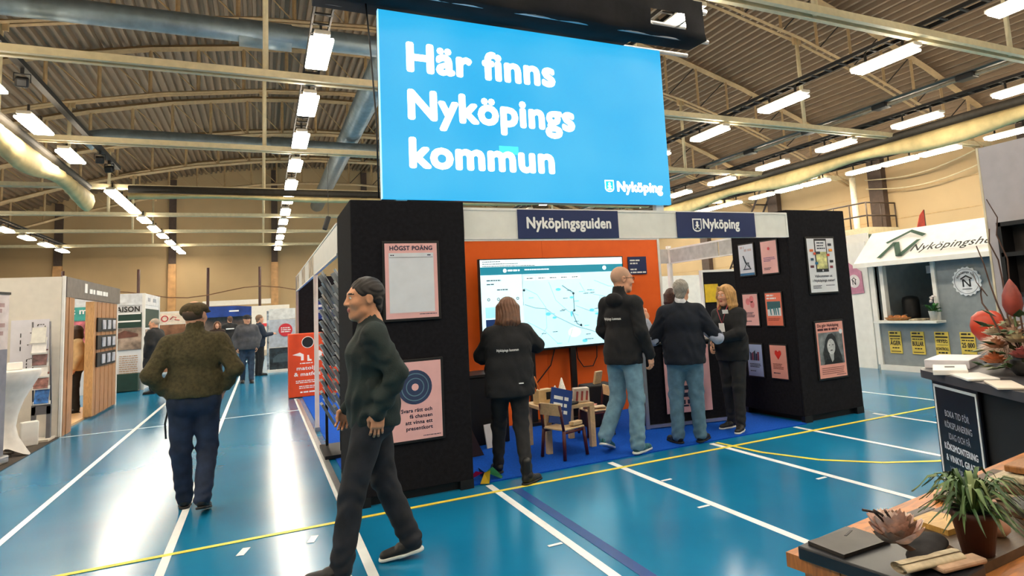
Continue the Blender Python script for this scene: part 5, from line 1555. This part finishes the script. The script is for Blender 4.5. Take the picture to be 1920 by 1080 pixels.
def roof_k(b):
    a = [(-.32, 2.0), (.3, 2.6), (2.3, 2.6), (2.3, 2.55), (.3, 2.53), (-.28, 1.96)]
    n = len(a)
    vs = [(x, 4.6, z) for x, z in a] + [(x, 8.5, z) for x, z in a]
    b.add(vs, [tuple(range(n)), tuple(reversed(range(n, 2 * n)))] + [(i, (i + 1) % n, n + (i + 1) % n, n + i) for i in range(n)])
part('roof', M_KW, ki, roof_k)
part('roof_edge', M_KW, ki, lambda b: b.bx(-.34, -.27, 4.6, 8.5, 1.93, 2.01))
# lettering on the sloping roof: a helper part whose local frame lies in the slope
SL = math.atan2(.62, .6)
rp = bpy.data.objects.new('roof_lettering', None)
link(rp, ki); rp.location = (-.325, 8.4, 2.01); rp.rotation_euler = (0, 0, -PI / 2)
def slope(X, Z, Y): return X, Z * math.cos(PI / 2 - SL), Y + Z * math.sin(PI / 2 - SL)
text('Nyköpingshem', rp, 1.12, .13, .16, mat('#1a1d1c', .6), -.012, 1.55, 'L', .012, 'lettering', .25, slope)
def slq(b, pts, y=-.014):
    P = [slope(x, z, y) for x, z in pts]
    b.add([(p[0], p[2], p[1]) for p in P], [tuple(range(len(P)))])
for pts in ([(.38, .1), (.47, .1), (.66, .48), (.57, .48)], [(.57, .48), (.69, .48), (.9, .1), (.78, .1)], [(.78, .1), (.9, .1), (1.12, .48), (1.04, .48)], [(.4, .5), (.46, .46), (.83, .7), (.83, .77)], [(.83, .77), (.83, .70), (1.12, .55), (1.18, .6)]):
    part('logo_stroke', M_GRNL, rp, lambda b: slq(b, pts))
# round scalloped badge
bd = tag(MB().prism([((.235 + .012 * math.cos(18 * a)) * math.cos(a), (.235 + .012 * math.cos(18 * a)) * math.sin(a)) for a in np.linspace(0, 2 * PI, 109)[:-1]], -.02, 0).build('round_badge', mat('#d9dde2', .6), None, (10.49, 6.55, 1.56), -PI / 2), 'round scalloped white badge with a house and letter N on the kiosk', 'sign')
MB().ring(0, 0, .2, .207, -.023, -.019).build('badge_ring', mat('#6a7078', .6), bd)
M_BK = mat('#16181c', .6)
for pts in ([(-.07, -.09), (-.045, -.09), (-.045, .04), (-.07, .04)], [(-.07, .04), (-.04, .04), (.07, -.09), (.04, -.09)], [(.045, -.09), (.07, -.09), (.07, .04), (.045, .04)], [(-.1, .05), (-.09, .03), (0, .08), (0, .105)], [(0, .105), (0, .08), (.09, .03), (.1, .05)], [(-.08, -.13), (.08, -.13), (.08, -.12), (-.08, -.12)]):
    MB().prism(pts, -.024, -.019).build('badge_stroke', M_BK, bd)
def arc_text(X, Z, Y):
    a = PI / 2 - X / .14
    r = .14 + Z
    return r * np.cos(a), r * np.sin(a), Y
text('Nyköpings hem', bd, 0, 0, .035, M_BK, -.024, .33, 'C', .02, curve=arc_text)
# yellow posters
M_YP = mat('#d6bd52', .6, var=.05)
for (y, l1, l2, lb) in ((8.01, 'ÄGER', None, 'yellow notice reading ÄGER, leftmost under the kiosk window'), (7.56, 'BULLAR', None, 'yellow notice reading BULLAR, second under the kiosk window'),
                        (7.11, 'TRYGG', 'KONTROLL', 'yellow notice reading TRYGG KONTROLL on the kiosk wall'), (6.66, '25 000', None, 'yellow notice with the number 25, rightmost on the kiosk')):
    p = tag(MB().bx(-.125, .125, -.012, 0, 0, .4).build('yellow_notice', M_YP, None, (10.495, y, .32), -PI / 2), lb, 'notice', 'yellow kiosk notices')
    bars(p, -.1, .385, [.18], .03, .04, M_BK, -.015, 'script_line')
    MB().bx(-.11, .11, -.015, -.011, .30, .325).build('rule', M_BK, p)
    if l2:
        text(l1, p, 0, .215, .045, M_BK, -.015, .2, 'C', .03); text(l2, p, 0, .09, .045, M_BK, -.015, .22, 'C', .03)
        bars(p, -.08, .27, [.16], .012, .02, M_BK, -.015); bars(p, -.08, .06, [.16], .025, .02, M_BK, -.015)
        MB().bx(-.1, .1, -.015, -.011, .175, .182).build('rule', M_BK, p)
    else:
        bars(p, -.1, .275, [.2], .018, .02, M_BK, -.015)
        text(l1, p, 0, .15, .075, M_BK, -.015, .21, 'C', .03)
        bars(p, -.07, .11, [.14], .02, .03, M_BK, -.015); MB().bx(-.1, .1, -.015, -.011, .03, .042).build('rule', M_BK, p)
# on the counter
ur = empty('coffee_urn', (10.95, 7.95, .925), 0, 'black coffee urn inside the kiosk window', 'urn')
part('body', M_FRAME, ur, lambda b: b.lathe([(.14, 0), (.15, .05), (.15, .34), (.13, .4), (.05, .43)], seg=20))
part('tap', M_ALU, ur, lambda b: b.box((-.17, 0, .08), (.06, .02, .03)))
part('inner_counter', mat('#3a3430', .6), ki, lambda b: b.bx(.3, .7, 7.2, 8.25, 0.0, .92, bev=.01))
bk = empty('bread_basket', (10.42, 7.86, .927), 0, 'shallow basket with bread and cloth on the kiosk counter', 'basket')
part('basket', mat('#9a6c3c', .7, var=.2, scale=30), bk, lambda b: b.lathe([(.12, 0), (.16, .05), (.15, .05)], seg=20, ay=1.6))
for i in range(4):
    part('bun', mat('#b9743c', .6, var=.2, scale=20), bk, lambda b: b.lathe([(.05, .03), (.055, .06), (.03, .09), (.004, .095)], (.02 * (-1) ** i, -.12 + i * .08, 0), 10))
tag(MB().box((0, 0, .015), (.24, .26, .03), bev=.012).build('folded_cloth', mat('#b9a98c', .8, var=.3, scale=12), None, (10.42, 7.43, .927), .2), 'striped cloth folded on the kiosk counter', 'cloth')
kp = empty('potted_flower', (10.36, 7.12, .927), 0, 'white flowering plant in a pale pot on the kiosk counter', 'plant')
part('pot', mat('#cfccc4', .5), kp, lambda b: b.lathe([(.05, 0), (.075, .15), (.08, .16), (.07, .16)], seg=16))
rl = random.Random(5)
for i in range(26):
    a, r = rl.uniform(0, 6.28), rl.uniform(.03, .13)
    h = rl.uniform(.17, .3)
    part('leaf', mat('#2f6b2a', .5, var=.2), kp, lambda b: b.add([(0, 0, .14), (math.cos(a - .3) * r, math.sin(a - .3) * r, h), (math.cos(a) * r * 1.5, math.sin(a) * r * 1.5, h - .02), (math.cos(a + .3) * r, math.sin(a + .3) * r, h)], [(0, 1, 2, 3)]))
for i in range(7):
    a, r = rl.uniform(0, 6.28), rl.uniform(.02, .1)
    part('blossom', mat('#e9dcdc', .6), kp, lambda b: b.lathe([(.004, 0), (.03, .01), (.02, .03), (.004, .035)], (math.cos(a) * r, math.sin(a) * r, rl.uniform(.28, .4)), 8))
for y, z in ((7.62, 1.83), (7.42, 1.86)):
    tag(MB().bx(11.1, 11.11, y - .05, y + .05, z - .08, z + .06).build('price_card', M_PAPER), 'small white card hanging in the kiosk window, ' + ('left one' if y > 7.5 else 'right one'), 'card')
    MB().tube([(11.105, y, z + .06), (11.105, y, 2.3)], .003, 4).build('card_string', M_DARK, bpy.data.objects[[o.name for o in bpy.data.objects if o.name.startswith('price_card')][-1]])
# white tent wall with pink pennant left of the kiosk
tw = empty('white_tent_wall', (10.55, 0, 0), 0, 'white tent wall between the black pillar and the kiosk', 'tent wall')
part('sheet', M_KW, tw, lambda b: b.bx(0, .04, 8.5, 9.3, 0, 2.45))
part('sheet', M_KW, tw, lambda b: b.bx(.1, .14, 8.5, 9.0, 2.2, 2.62))
pn = tag(MB().prism([(-.31, .72), (.12, .42), (.14, 0), (-.26, -.02)], -.012, 0).build('pink_pennant', mat('#bb7f96', .7, var=.1, scale=6), None, (10.54, 8.75, 1.45), -PI / 2), 'pink pennant with a round N emblem on the white tent wall', 'pennant')
MB().disc(-.06, .24, .13, -.016, -.011, 24).build('emblem_disc', mat('#dcd6d6', .6), pn)
for pts in ([(-.1, .17), (-.085, .17), (-.085, .27), (-.1, .27)], [(-.1, .27), (-.082, .27), (-.02, .17), (-.038, .17)], [(-.035, .17), (-.02, .17), (-.02, .27), (-.035, .27)], [(-.12, .27), (-.11, .26), (-.06, .3), (-.06, .315)], [(-.06, .315), (-.06, .3), (-.01, .26), (0, .27)]):
    MB().prism(pts, -.019, -.0155).build('emblem_stroke', M_BK, pn)
part('mauve_cloth', mat('#a9748c', .7), tw, lambda b: b.bx(.14, .2, 8.5, 9.3, 2.1, 2.5))
rf = empty('red_beach_flag', (13.6, 9.3, 0), 0, 'red feather flag tip rising behind the kiosk roof', 'flag')
part('sail', mat('#c2402c', .6), rf, lambda b: b.prism([(-.4, 2.2), (0, 2.2), (.02, 3.25), (-.14, 3.12), (-.32, 2.75)], -.006, .006))
part('pole', M_FRAME, rf, lambda b: b.tube([(.03, 0, 0), (.03, 0, 3.25)], .015, 6))
bsn = empty('beyond_panel', (0, 9.3, 0), 0, 'black panel in a white frame beyond the gap by the counter', 'panel')
part('panel', M_FELT, bsn, lambda b: b.bx(7.2, 8.1, 0, .04, 0, 2.0))
part('frame_top', M_WHITE, bsn, lambda b: b.bx(7.16, 8.14, -.01, .05, 2.0, 2.04))
part('frame_post', M_WHITE, bsn, lambda b: b.bx(7.16, 7.2, -.01, .05, 0, 2.0))
part('yellow_poster', mat('#d8b41c', .6), bsn, lambda b: b.bx(7.22, 7.52, -.015, 0, 1.45, 1.78))
tag(MB().bx(6.9, 13.5, 15, 15.05, 0, 2.2).build('white_partition', M_KW), 'long white partition beyond the gap by the counter', 'partition wall')
tag(MB().bx(6.6, 7.05, 12.0, 12.05, .0, 1.75).build('dark_partition', M_FELT), 'low dark partition beyond the gap by the counter', 'partition wall')

# ------------------------------------------------------------------ kitchen company's stand at the right edge
kw = empty('kitchen_stand_wall', (4.95, 0, 0), 0, 'tall grey-white wall of the kitchen stand at the right edge', 'partition wall')
part('panel', mat('#b4aeb2', .55, var=.03), kw, lambda b: b.bx(.0, .06, .85, 2.88, 0, 2.57))
part('panel', mat('#b4aeb2', .55, var=.03), kw, lambda b: b.bx(.0, .06, -1.2, .845, 0, 2.57))
part('edge', mat('#d9cdb0', .5), kw, lambda b: b.bx(-.005, .065, 2.88, 2.895, 0, 2.575))
nc = empty('wall_niche', (4.93, 0, 0), 0, 'black framed niche with shelf on the kitchen stand wall', 'shelf')
part('back', mat('#2a2523', .5), nc, lambda b: b.bx(.0, .015, 1.9, 2.72, 1.45, 1.96))
for (y0, y1, z0, z1) in ((1.9, 2.72, 1.94, 1.97), (1.9, 2.72, 1.43, 1.46), (2.70, 2.73, 1.43, 1.97), (1.9, 2.72, 1.72, 1.75)):
    part('board', M_FRAME, nc, lambda b: b.bx(-.14, .0, y0, y1, z0, z1))
tag(MB().lathe([(.06, 0), (.07, .03), (.05, .06), (.02, .07)], (0, 0, 0), 14).build('bowl', mat('#6a4a3c', .5), None, (4.85, 2.5, 1.755)), 'small brown bowl on the niche shelf', 'bowl')

ck = empty('black_counter_desk', (3.625, 2.568, 0), -math.radians(120), 'black counter with a dark grey top carrying brochures and flowers', 'counter')
part('body', mat('#0c0c10', .75, var=.2, scale=8), ck, lambda b: b.bx(.0, 1.3, .015, .6, 0, 1.0, bev=.01))
def desk_top(b):
    pts = [(1.36, .65), (1.36, -.07), (.12, -.07)] + [(.08 + .13 * math.cos(a), .06 + .13 * math.sin(a)) for a in np.linspace(-PI / 2, -PI, 8)] + [(-.05, .65)]
    n = len(pts)
    b.add([(x, y, 1.005) for x, y in pts] + [(x, y, 1.05) for x, y in pts], [tuple(range(n)), tuple(range(n, 2 * n))] + [(i, (i + 1) % n, n + (i + 1) % n, n + i) for i in range(n)])
part('top', mat('#3f3e42', .4, var=.05), ck, desk_top)
sgn = tag(MB().bx(-.24, .24, -.012, 0, .1, .99).build('offer_sign', mat('#0d0e16', .35, var=.1)), 'black sign with white kitchen offer text on the black counter front', 'sign')
_d = Vector((-.5, -.866, 0))
sgn.location = Vector((3.625, 2.568, 0)) + _d * .3 + Vector((-.866, .5, 0)) * .002
sgn.rotation_euler = (0, 0, -math.radians(120))
for (x0_, x1_, z0_, z1_) in ((-.225, .225, .955, .97), (-.225, .225, .13, .142), (-.225, -.212, .14, .96), (.212, .225, .14, .96)):
    MB().bx(x0_, x1_, -.015, -.0121, z0_, z1_).build('white_border', M_WT, sgn)
M_TW = mat('#dcdde2', .5, var=0); M_TG = mat('#a4a6b0', .5, var=0)
for i, (s_, b_, m_) in enumerate((('BOKA TID FÖR', .008, M_TG), ('KÖKSPLANERING', .008, M_TG), ('IDAG OCH FÅ', .008, M_TG), ('KÖKSMONTERING', .03, M_TW), ('& VINKYL GRATIS', .03, M_TW), ('VID KÖP AV KÖK.', .008, M_TG))):
    text(s_, sgn, 0.0, .80 - i * .063, .034, m_, -.0135, [.25, .28, .22, .34, .33, .27][i], 'C', b_)
bars(sgn, -.17, .40, [.34, .34, .32], .008, .02, M_TG, -.014)

zt2 = 1.051
def book(name, x, y, r_, w_, d_, h_, c, lb, z=zt2):
    return tag(MB().box((0, 0, h_ / 2), (w_, d_, h_), bev=.003).build(name, mat(c, .5, var=.04), None, (x, y, z), r_), lb, name)
book('catalogue', 3.82, 2.53, .35, .34, .24, .05, '#d7d3d8', 'thick stack of white catalogues at the back of the black counter')
bk_ = book('booklet', 3.52, 2.36, .6, .28, .17, .028, '#e6e2dc', 'white booklet with dark print at the left end of the black counter')
MB().box((.02, .0, .0285), (.06, .05, .001)).build('cover_print', M_BK, bk_)
book('leaflet', 3.38, 2.14, .9, .26, .15, .012, '#e6e2dc', 'white leaflet at the front rim of the black counter')
book('leaflet', 3.2, 1.88, .75, .26, .12, .01, '#d9cdbd', 'cream leaflet at the front rim nearer the camera')
book('leaflet', 3.40, 1.80, .2, .2, .12, .012, '#d2c08a', 'yellowish leaflet below the bouquet')

pm = empty('pampas_tuft', (3.86, 2.24, zt2), 0, 'fluffy pale pink feather tuft on the black counter', 'feather')
rf_ = random.Random(11)
def tuft(b, n=1500, R=.135, up=.12):
    for i in range(n):
        th = rf_.uniform(0, 2 * PI); ph = math.acos(rf_.uniform(-.75, 1))
        d = Vector((math.sin(ph) * math.cos(th), math.sin(ph) * math.sin(th), math.cos(ph) * .8))
        c = Vector((0, 0, up)); p = c + d * .02; q = c + d * R * rf_.uniform(.75, 1.1) + Vector((0, 0, -.015))
        sd = d.cross(Vector((rf_.uniform(-1, 1), rf_.uniform(-1, 1), rf_.uniform(-1, 1)))).normalized() * .0028
        m_ = (p + q) / 2 + Vector((0, 0, .012))
        b.add([p - sd, p + sd, m_ + sd, m_ - sd, q], [(0, 1, 2, 3), (3, 2, 4)])
tf = part('barbs', mat('#ecd9cd', .9, var=.06, scale=20), pm, tuft); tf['kind'] = 'stuff'
part('core', mat('#d0b0a2', .9), pm, lambda b: b.lathe([(.01, .0), (.05, .05), (.08, .11), (.05, .17), (.004, .19)], seg=12))
ol = empty('orange_lantern', (4.06, 2.44, zt2), 0, 'round orange-red lantern behind the feather tuft', 'lantern')
part('globe', mat('#b93818', .4, var=.06), ol, lambda b: b.lathe([(.02, .12), (.06, .14), (.093, .19), (.098, .23), (.085, .285), (.05, .315), (.01, .325)], seg=24))
part('foot', M_DARK, ol, lambda b: b.lathe([(.05, 0), (.04, .02), (.012, .05), (.012, .13)], seg=14))
vs_ = empty('flower_bouquet', (3.63, 2.0, zt2), 0, 'bouquet of roses, green leaves and bare twigs at the right edge', 'bouquet')
part('vase', mat('#2a2a2a', .4), vs_, lambda b: b.lathe([(.06, 0.0), (.085, .03), (.08, .08), (.07, .1)], seg=18))
def rose(c, r, col_):
    def fn(b):
        for ring in range(4):
            n = 3 + ring * 2
            for k in range(n):
                a = 2 * PI * k / n + ring * .7
                rr = r * (.2 + .25 * ring); h = r * (1.0 - .22 * ring)
                p0 = Vector((math.cos(a - .6) * rr * .6, math.sin(a - .6) * rr * .6, 0)); p1 = Vector((math.cos(a + .6) * rr * .6, math.sin(a + .6) * rr * .6, 0))
                q0 = Vector((math.cos(a - .75) * rr, math.sin(a - .75) * rr, h)); q1 = Vector((math.cos(a + .75) * rr, math.sin(a + .75) * rr, h)); qm = Vector((math.cos(a) * rr * 1.25, math.sin(a) * rr * 1.25, h * 1.1))
                b.add([Vector(c) + p for p in (p0, p1, q1, qm, q0)], [(0, 1, 2, 3, 4)])
    part('rose', mat(col_, .6, var=.1, scale=30), vs_, fn)
for (dx, dy, dz, r, c) in ((-.12, .1, .07, .06, '#b9714a'), (-.02, .14, .14, .055, '#c08a6a'), (.04, .08, .2, .06, '#c9a894'), (-.08, -.02, .1, .055, '#a85a58'), (.0, .04, .17, .06, '#b9ab8c'), (.1, .12, .24, .06, '#c7b49a'), (-.02, -.12, .08, .05, '#9c5a60'), (.12, -.0, .22, .055, '#b98a80'), (.07, .2, .2, .05, '#c9b9a0')):
    rose((dx, dy, dz), r, c)
def leaf_fn(c, d, L, wd):
    d = Vector(d).normalized(); sd = d.cross(Vector((.2, .3, 1))).normalized() * wd
    c = Vector(c)
    return lambda b: b.add([c, c + d * L * .4 + sd, c + d * L, c + d * L * .4 - sd, c + d * L * .45 + Vector((0, 0, .012))], [(0, 1, 4), (1, 2, 4), (2, 3, 4), (3, 0, 4)])
for i in range(60):
    a = rf_.uniform(0, 2 * PI); r = rf_.uniform(.05, .17); z = rf_.uniform(.03, .34)
    part('leaf', mat(['#2f4a26', '#4a6334', '#77805a', '#39502c'][i % 4], .55, var=.15), vs_, leaf_fn((math.cos(a) * r, math.sin(a) * r + .03, z), (math.cos(a), math.sin(a), rf_.uniform(-.4, .7)), rf_.uniform(.06, .11), rf_.uniform(.016, .03)))
part('tulip_bud', mat('#8f3a2e', .45, var=.12, scale=20), vs_, lambda b: b.lathe([(.006, -.09), (.036, -.07), (.05, -.025), (.046, .03), (.03, .075), (.012, .105), (.002, .12)], (.085, .085, .39), 16))
part('tulip_stem', mat('#4a5a2c', .6), vs_, lambda b: b.tube([(.0, .0, .05), (.03, .05, .2), (.085, .085, .31)], .006, 6))
M_TWIG = mat('#4a2f22', .7)
for pts in ([(0, 0, .05), (.08, .05, .3), (.09, .09, .48), (.12, .1, .62), (.1, .13, .76), (.13, .13, .86), (.1, .16, .97)], [(0, 0, .05), (.05, .1, .3), (.1, .13, .5), (.12, .15, .62), (.09, .17, .72), (.11, .17, .8)],
            [(0, .0, .05), (.05, .1, .22), (.08, .16, .36), (.1, .2, .48), (.1, .22, .6), (.1, .25, .71)], [(0, 0, .05), (.0, .12, .22), (.03, .18, .32), (.07, .24, .38), (.1, .26, .43), (.08, .24, .47), (.06, .2, .42), (.09, .27, .5), (.1, .29, .56)]):
    part('twig', M_TWIG, vs_, lambda b: b.tube(pts, [.006 - .0005 * i for i in range(len(pts))], 6))

# ---- display table in the corner
ft = empty('display_table', (1.2, 1.3, 0), math.radians(7.8), 'oak display table with worktop samples in the bottom right corner', 'table')
M_OAKT = mat('#a8672a', .4, var=.18, wood=(3, 16, 3), scale=3)
for i in range(5):
    part('top_board', M_OAKT, ft, lambda b: b.bx(0, 1.6, -.155 * (i + 1) + .003, -.155 * i, .865, .9))
part('apron', M_OAKT, ft, lambda b: b.bx(.03, 1.57, -.74, -.03, .78, .864))
for x in (.06, 1.5):
    for y in (-.7, -.08):
        part('leg', M_OAKT, ft, lambda b: b.bx(x - .035, x + .035, y - .035, y + .035, 0, .78))
th = math.radians(7.8)
def TT(u, v, z): return (1.2 + u * math.cos(th) + v * math.sin(th), 1.3 + u * math.sin(th) - v * math.cos(th), z)
def slab(name, u0, u1, v0, v1, z, h, m, label, cat, drz=0.):
    o = MB().box((0, 0, h / 2), (u1 - u0, v1 - v0, h), bev=.004).build(name, m, None, TT((u0 + u1) / 2, (v0 + v1) / 2, z), th + drz)
    return tag(o, label, cat)
slab('stone_slab', -.016, .19, .05, .39, .9005, .032, mat('#14161c', .35, var=.15, scale=20), 'black stone worktop slab at the near corner of the display table', 'worktop sample')
def polyboard(name, uvs, z, h, m, label):
    P = [TT(u, v, 0)[:2] for u, v in uvs]
    n = len(P); o_ = P[0]
    b = MB(); b.add([(x - o_[0], y - o_[1], 0) for x, y in P] + [(x - o_[0], y - o_[1], h) for x, y in P], [tuple(range(n)), tuple(range(n, 2 * n))] + [(i, (i + 1) % n, n + (i + 1) % n, n + i) for i in range(n)])
    return tag(b.build(name, m, None, (o_[0], o_[1], z)), label, 'worktop sample')
sb = polyboard('stone_tile', [(.01, .063), (.172, .083), (.16, .19), (-.002, .17)], .933, .008, mat('#2b2724', .45, var=.3, scale=12), 'small dark stone tile lying on the black slab')
part('tile_label', M_FRAME, sb, lambda b: b.box((.12, -.02, .0085), (.045, .006, .001), rz=.4))
polyboard('walnut_board', [(.36, .115), (.60, .13), (.56, .40), (.215, .375)], .9005, .022, mat('#4a3826', .45, var=.15, wood=(3, 18, 3)), 'dark walnut board under the potted plant')
polyboard('light_board', [(.345, .143), (.438, .149), (.46, .27), (.326, .246)], .923, .014, mat('#b08a44', .45, var=.12, wood=(3, 18, 3)), 'pale yellow wood board behind the potted plant')
polyboard('grey_board', [(.40, .07), (.54, .075), (.54, .105), (.40, .1)], .9005, .012, mat('#4a4440', .5), 'narrow grey board at the far edge of the display table')
for i, (u, v, w_, z, c, lb) in enumerate(((.64, .05, .4, .9005, '#4a3a2c', 'brown board, lowest in the stack of samples'), (.69, .12, .34, .9245, '#a8977c', 'pale board, second in the stack of samples'), (.70, .2, .3, .9485, '#5a4430', 'dark brown board, third in the stack of samples'), (.72, .215, .34, .9725, '#b8ad92', 'cream board, fourth in the stack of samples'), (.74, .215, .36, .9965, '#8a5a2c', 'orange-brown board on top of the stack of samples'))):
    slab('sample_board', u, u + w_, v, v + .24, z, .02, mat(c, .5, var=.12, wood=(3, 16, 3)), lb, 'worktop sample')
tag(MB().lathe([(.02, 0), (.05, .01), (.075, .045), (.072, .045), (.045, .016), (.02, .012)], (0, 0, 0), 24).build('stone_bowl', mat('#2c2f2c', .4), None, TT(.59, .36, .923)), 'dark bowl at the right edge of the display table', 'bowl')
tag(MB().lathe([(.018, 0), (.03, .014), (.028, .035), (.012, .055), (.006, .085)], (0, 0, 0), 14).build('garlic_bulb', mat('#b98e78', .5, var=.1), None, TT(.415, .322, .923)), 'garlic bulb beside the terracotta plant pot', 'garlic')
# potted spider plant
pt = empty('potted_plant', TT(.27, .34, .923), 0, 'spider plant in a dark terracotta pot on the walnut board', 'plant')
part('pot', mat('#3c1a12', .6, var=.12, scale=12), pt, lambda b: b.lathe([(.034, 0), (.049, .085), (.053, .087), (.053, .1), (.046, .1), (.044, .085)], seg=26))
part('soil', mat('#1c130e', .9), pt, lambda b: b.lathe([(.001, .088), (.045, .09), (.001, .092)], seg=16))
rp_ = random.Random(21)
for i in range(110):
    a = rp_.uniform(0, 2 * PI); L = rp_.uniform(.05, .12); hgt = rp_.uniform(.015, .07); wd = rp_.uniform(.0035, .0068)
    def blade(b):
        vs = []; n = 7
        for j in range(n):
            t = j / (n - 1)
            r = .012 + L * t; z = .09 + hgt * math.sin(min(1, t * 1.25) * PI * .62) * 1.6 - .05 * t * t
            ww = wd * math.sin(PI * (.12 + .86 * t)) ; tw = .3 * math.sin(i)
            px, py = math.cos(a + tw * t) * r, math.sin(a + tw * t) * r
            nx, ny = -math.sin(a), math.cos(a)
            vs += [(px - nx * ww, py - ny * ww, z + .002), (px, py, z), (px + nx * ww, py + ny * ww, z + .002)]
        fs = []
        for j in range(n - 1):
            fs += [(3 * j, 3 * j + 1, 3 * j + 4, 3 * j + 3), (3 * j + 1, 3 * j + 2, 3 * j + 5, 3 * j + 4)]
        b.add(vs, fs, True)
    part('leaf', mat(['#3c5a2a', '#2c4a24', '#55703c', '#6d7d4a'][i % 4], .5, var=.12, scale=20), pt, blade)
# feather flower bundle
fb = empty('feather_flower', TT(.07, .262, .9335), .3, 'bundle of pale pink feathers tied as a flower beside the napkin', 'feather')
for i in range(44):
    a = i * 2.4; tl = .12 + 1.45 * (i / 44) ** .8
    L = .062 + .02 * ((i * 7) % 5) / 5
    def fea(b):
        vs = []; n = 8
        for j in range(n):
            t = j / (n - 1)
            an = tl * (1 - .35 * t)
            r = L * t * math.sin(an) * 1.15; z = .04 + L * t * math.cos(an) * 1.0
            ww = .024 * math.sin(PI * min(.96, .08 + .86 * t)) * (1 + .16 * math.sin(j * 2.9 + i))
            px, py = math.cos(a) * r, math.sin(a) * r
            cup = .012 * math.sin(PI * t)
            vs += [(px + math.sin(a) * ww - math.cos(a) * cup, py - math.cos(a) * ww - math.sin(a) * cup, z + .004), (px, py, z), (px - math.sin(a) * ww - math.cos(a) * cup, py + math.cos(a) * ww - math.sin(a) * cup, z + .004)]
        fs = []
        for j in range(n - 1):
            fs += [(3 * j, 3 * j + 1, 3 * j + 4, 3 * j + 3), (3 * j + 1, 3 * j + 2, 3 * j + 5, 3 * j + 4)]
        b.add(vs, fs, True)
    part('feather', mat(['#cfa898', '#dcbcae', '#c4a294', '#8a6a58', '#e2d0c6'][i % 5], .85, var=.12, scale=60), fb, fea)
part('stalk', mat('#5a3c2c', .8), fb, lambda b: b.tube([(0, 0, .045), (.015, -.04, .02), (.03, -.08, .006)], .006, 6))
for i in range(3):
    part('speckled_quill', mat('#3a2c28', .7, var=.6, scale=200), fb, lambda b: b.tube([(-.01, .0, .07), (-.03 - .01 * i, .012 * i, .105 + .006 * i), (-.05 - .012 * i, .02 * i, .125)], .003, 5))
# rolled napkin and folded cloth
def roll(b):
    n = 46; vs = []
    for j in range(n):
        t = j / (n - 1); a = t * 2.3 * 2 * PI; r = .006 + .0095 * t
        for s in (-.085, .085):
            vs.append((s, math.cos(a) * r * 1.7, .016 + math.sin(a) * r * .75))
    b.add(vs, [(2 * j, 2 * j + 1, 2 * j + 3, 2 * j + 2) for j in range(n - 1)], True)
o = MB(); roll(o)
tag(o.build('rolled_napkin', mat('#bfb094', .85, var=.1, scale=40), None, TT(.08, .325, .9335), th - .27), 'rolled beige napkin in front of the feather flower', 'napkin')
tag(MB().box((0, 0, .008), (.04, .13, .012), bev=.005).build('folded_napkin', mat('#b3947a', .85, var=.1, scale=30), None, TT(.135, .36, .9335), th + 1.3), 'folded pinkish napkin edge at the front of the black slab', 'napkin')
f = Field(.005)
f.cone((-.06, 0, .016), (.05, .01, .016), .03, .036, .02, (1, 1, .5)).cone((.0, .02, .016), (.05, .055, .016), .014, .013, .02, (1, 1, .7))
V, Q = f.mesh_data()
mt = bpy.data.objects.new('oven_mitt', mk_mesh(V, Q, 'oven_mitt', [mat('#2a2728', .9, var=.12, scale=40)])); link(mt)
mt.location = TT(.15, .29, .9335); mt.rotation_euler = (0, 0, .3)
tag(mt, 'dark grey oven mitt lying between the feather flower and pot', 'oven mitt')

# ------------------------------------------------------------------ small fittings under the roof
M_PIPE = mat('#8f8570', .5, .3)
cp_ = empty('heating_pipe', (16.1, 0, 6.72), 0, 'long pipe with dark junction boxes between the right lamp rows', 'pipe')
part('pipe', M_PIPE, cp_, lambda b: b.tube([(0, -3, 0), (0, 44, 0)], .05, 8))
part('reflector', mat('#5a5348', .6), cp_, lambda b: b.bx(-.2, .2, -3, 44, .07, .1))
for y in (3.3, 6.3, 9.4, 11.9, 14.6, 17.4, 20.2, 23.2):
    part('junction_box', M_FRAME, cp_, lambda b: b.box((0, y, .0), (.3, .45, .14), bev=.02))
def spot(loc, rz, lb):
    t = empty('spotlight', loc, rz, lb, 'spotlight', 'spotlights on the left curtain beam')
    part('housing', M_FRAME, t, lambda b: b.box((0, 0, .05), (.22, .2, .2), rx=.5, bev=.04))
    part('yoke', M_FRAME, t, lambda b: b.tube([(-.13, 0, .05), (-.13, 0, .22), (.13, 0, .22), (.13, 0, .05)], .014, 6))
    part('clamp', M_FRAME, t, lambda b: b.bx(-.03, .03, -.03, .03, .22, .34))
spot((-4.35, 15.9, 6.62), .2, 'black spotlight, nearest on the left curtain beam')
spot((-4.35, 22.8, 6.62), .2, 'black spotlight, farther one of the close pair on the left beam')
spot((-4.35, 24.1, 6.62), -.3, 'black spotlight, last one before the dark cross beam')
tag(MB().bx(-4.42, -4.28, 11, 25.5, 6.95, 7.07).build('spotlight_beam', M_DARK), 'flat dark beam carrying the spotlights at upper left', 'beam')
ls_ = empty('hanging_loudspeaker', (1.72, 19.79, 4.36), 0, 'small black loudspeaker hanging above the left fascia', 'loudspeaker')
part('cabinet', M_FRAME, ls_, lambda b: b.box((0, 0, 0), (.14, .16, .42), ry=.3, bev=.03))
part('rod', M_FRAME, ls_, lambda b: b.tube([(.05, 0, .2), (.05, 0, 2.12)], .006, 5))
for i, (z0, z1) in enumerate(((6.3, 6.6), (5.9, 6.0))):
    tag(MB().tube([(24.2, 19.1 - t * 5.4, z0 + (z1 - z0) * t - .35 * math.sin(PI * t)) for t in np.linspace(0, 1, 14)], .025, 6).build('wall_cable', M_PALE), ['upper', 'lower'][i] + ' slack pale cable strung along the right wall', 'cable')
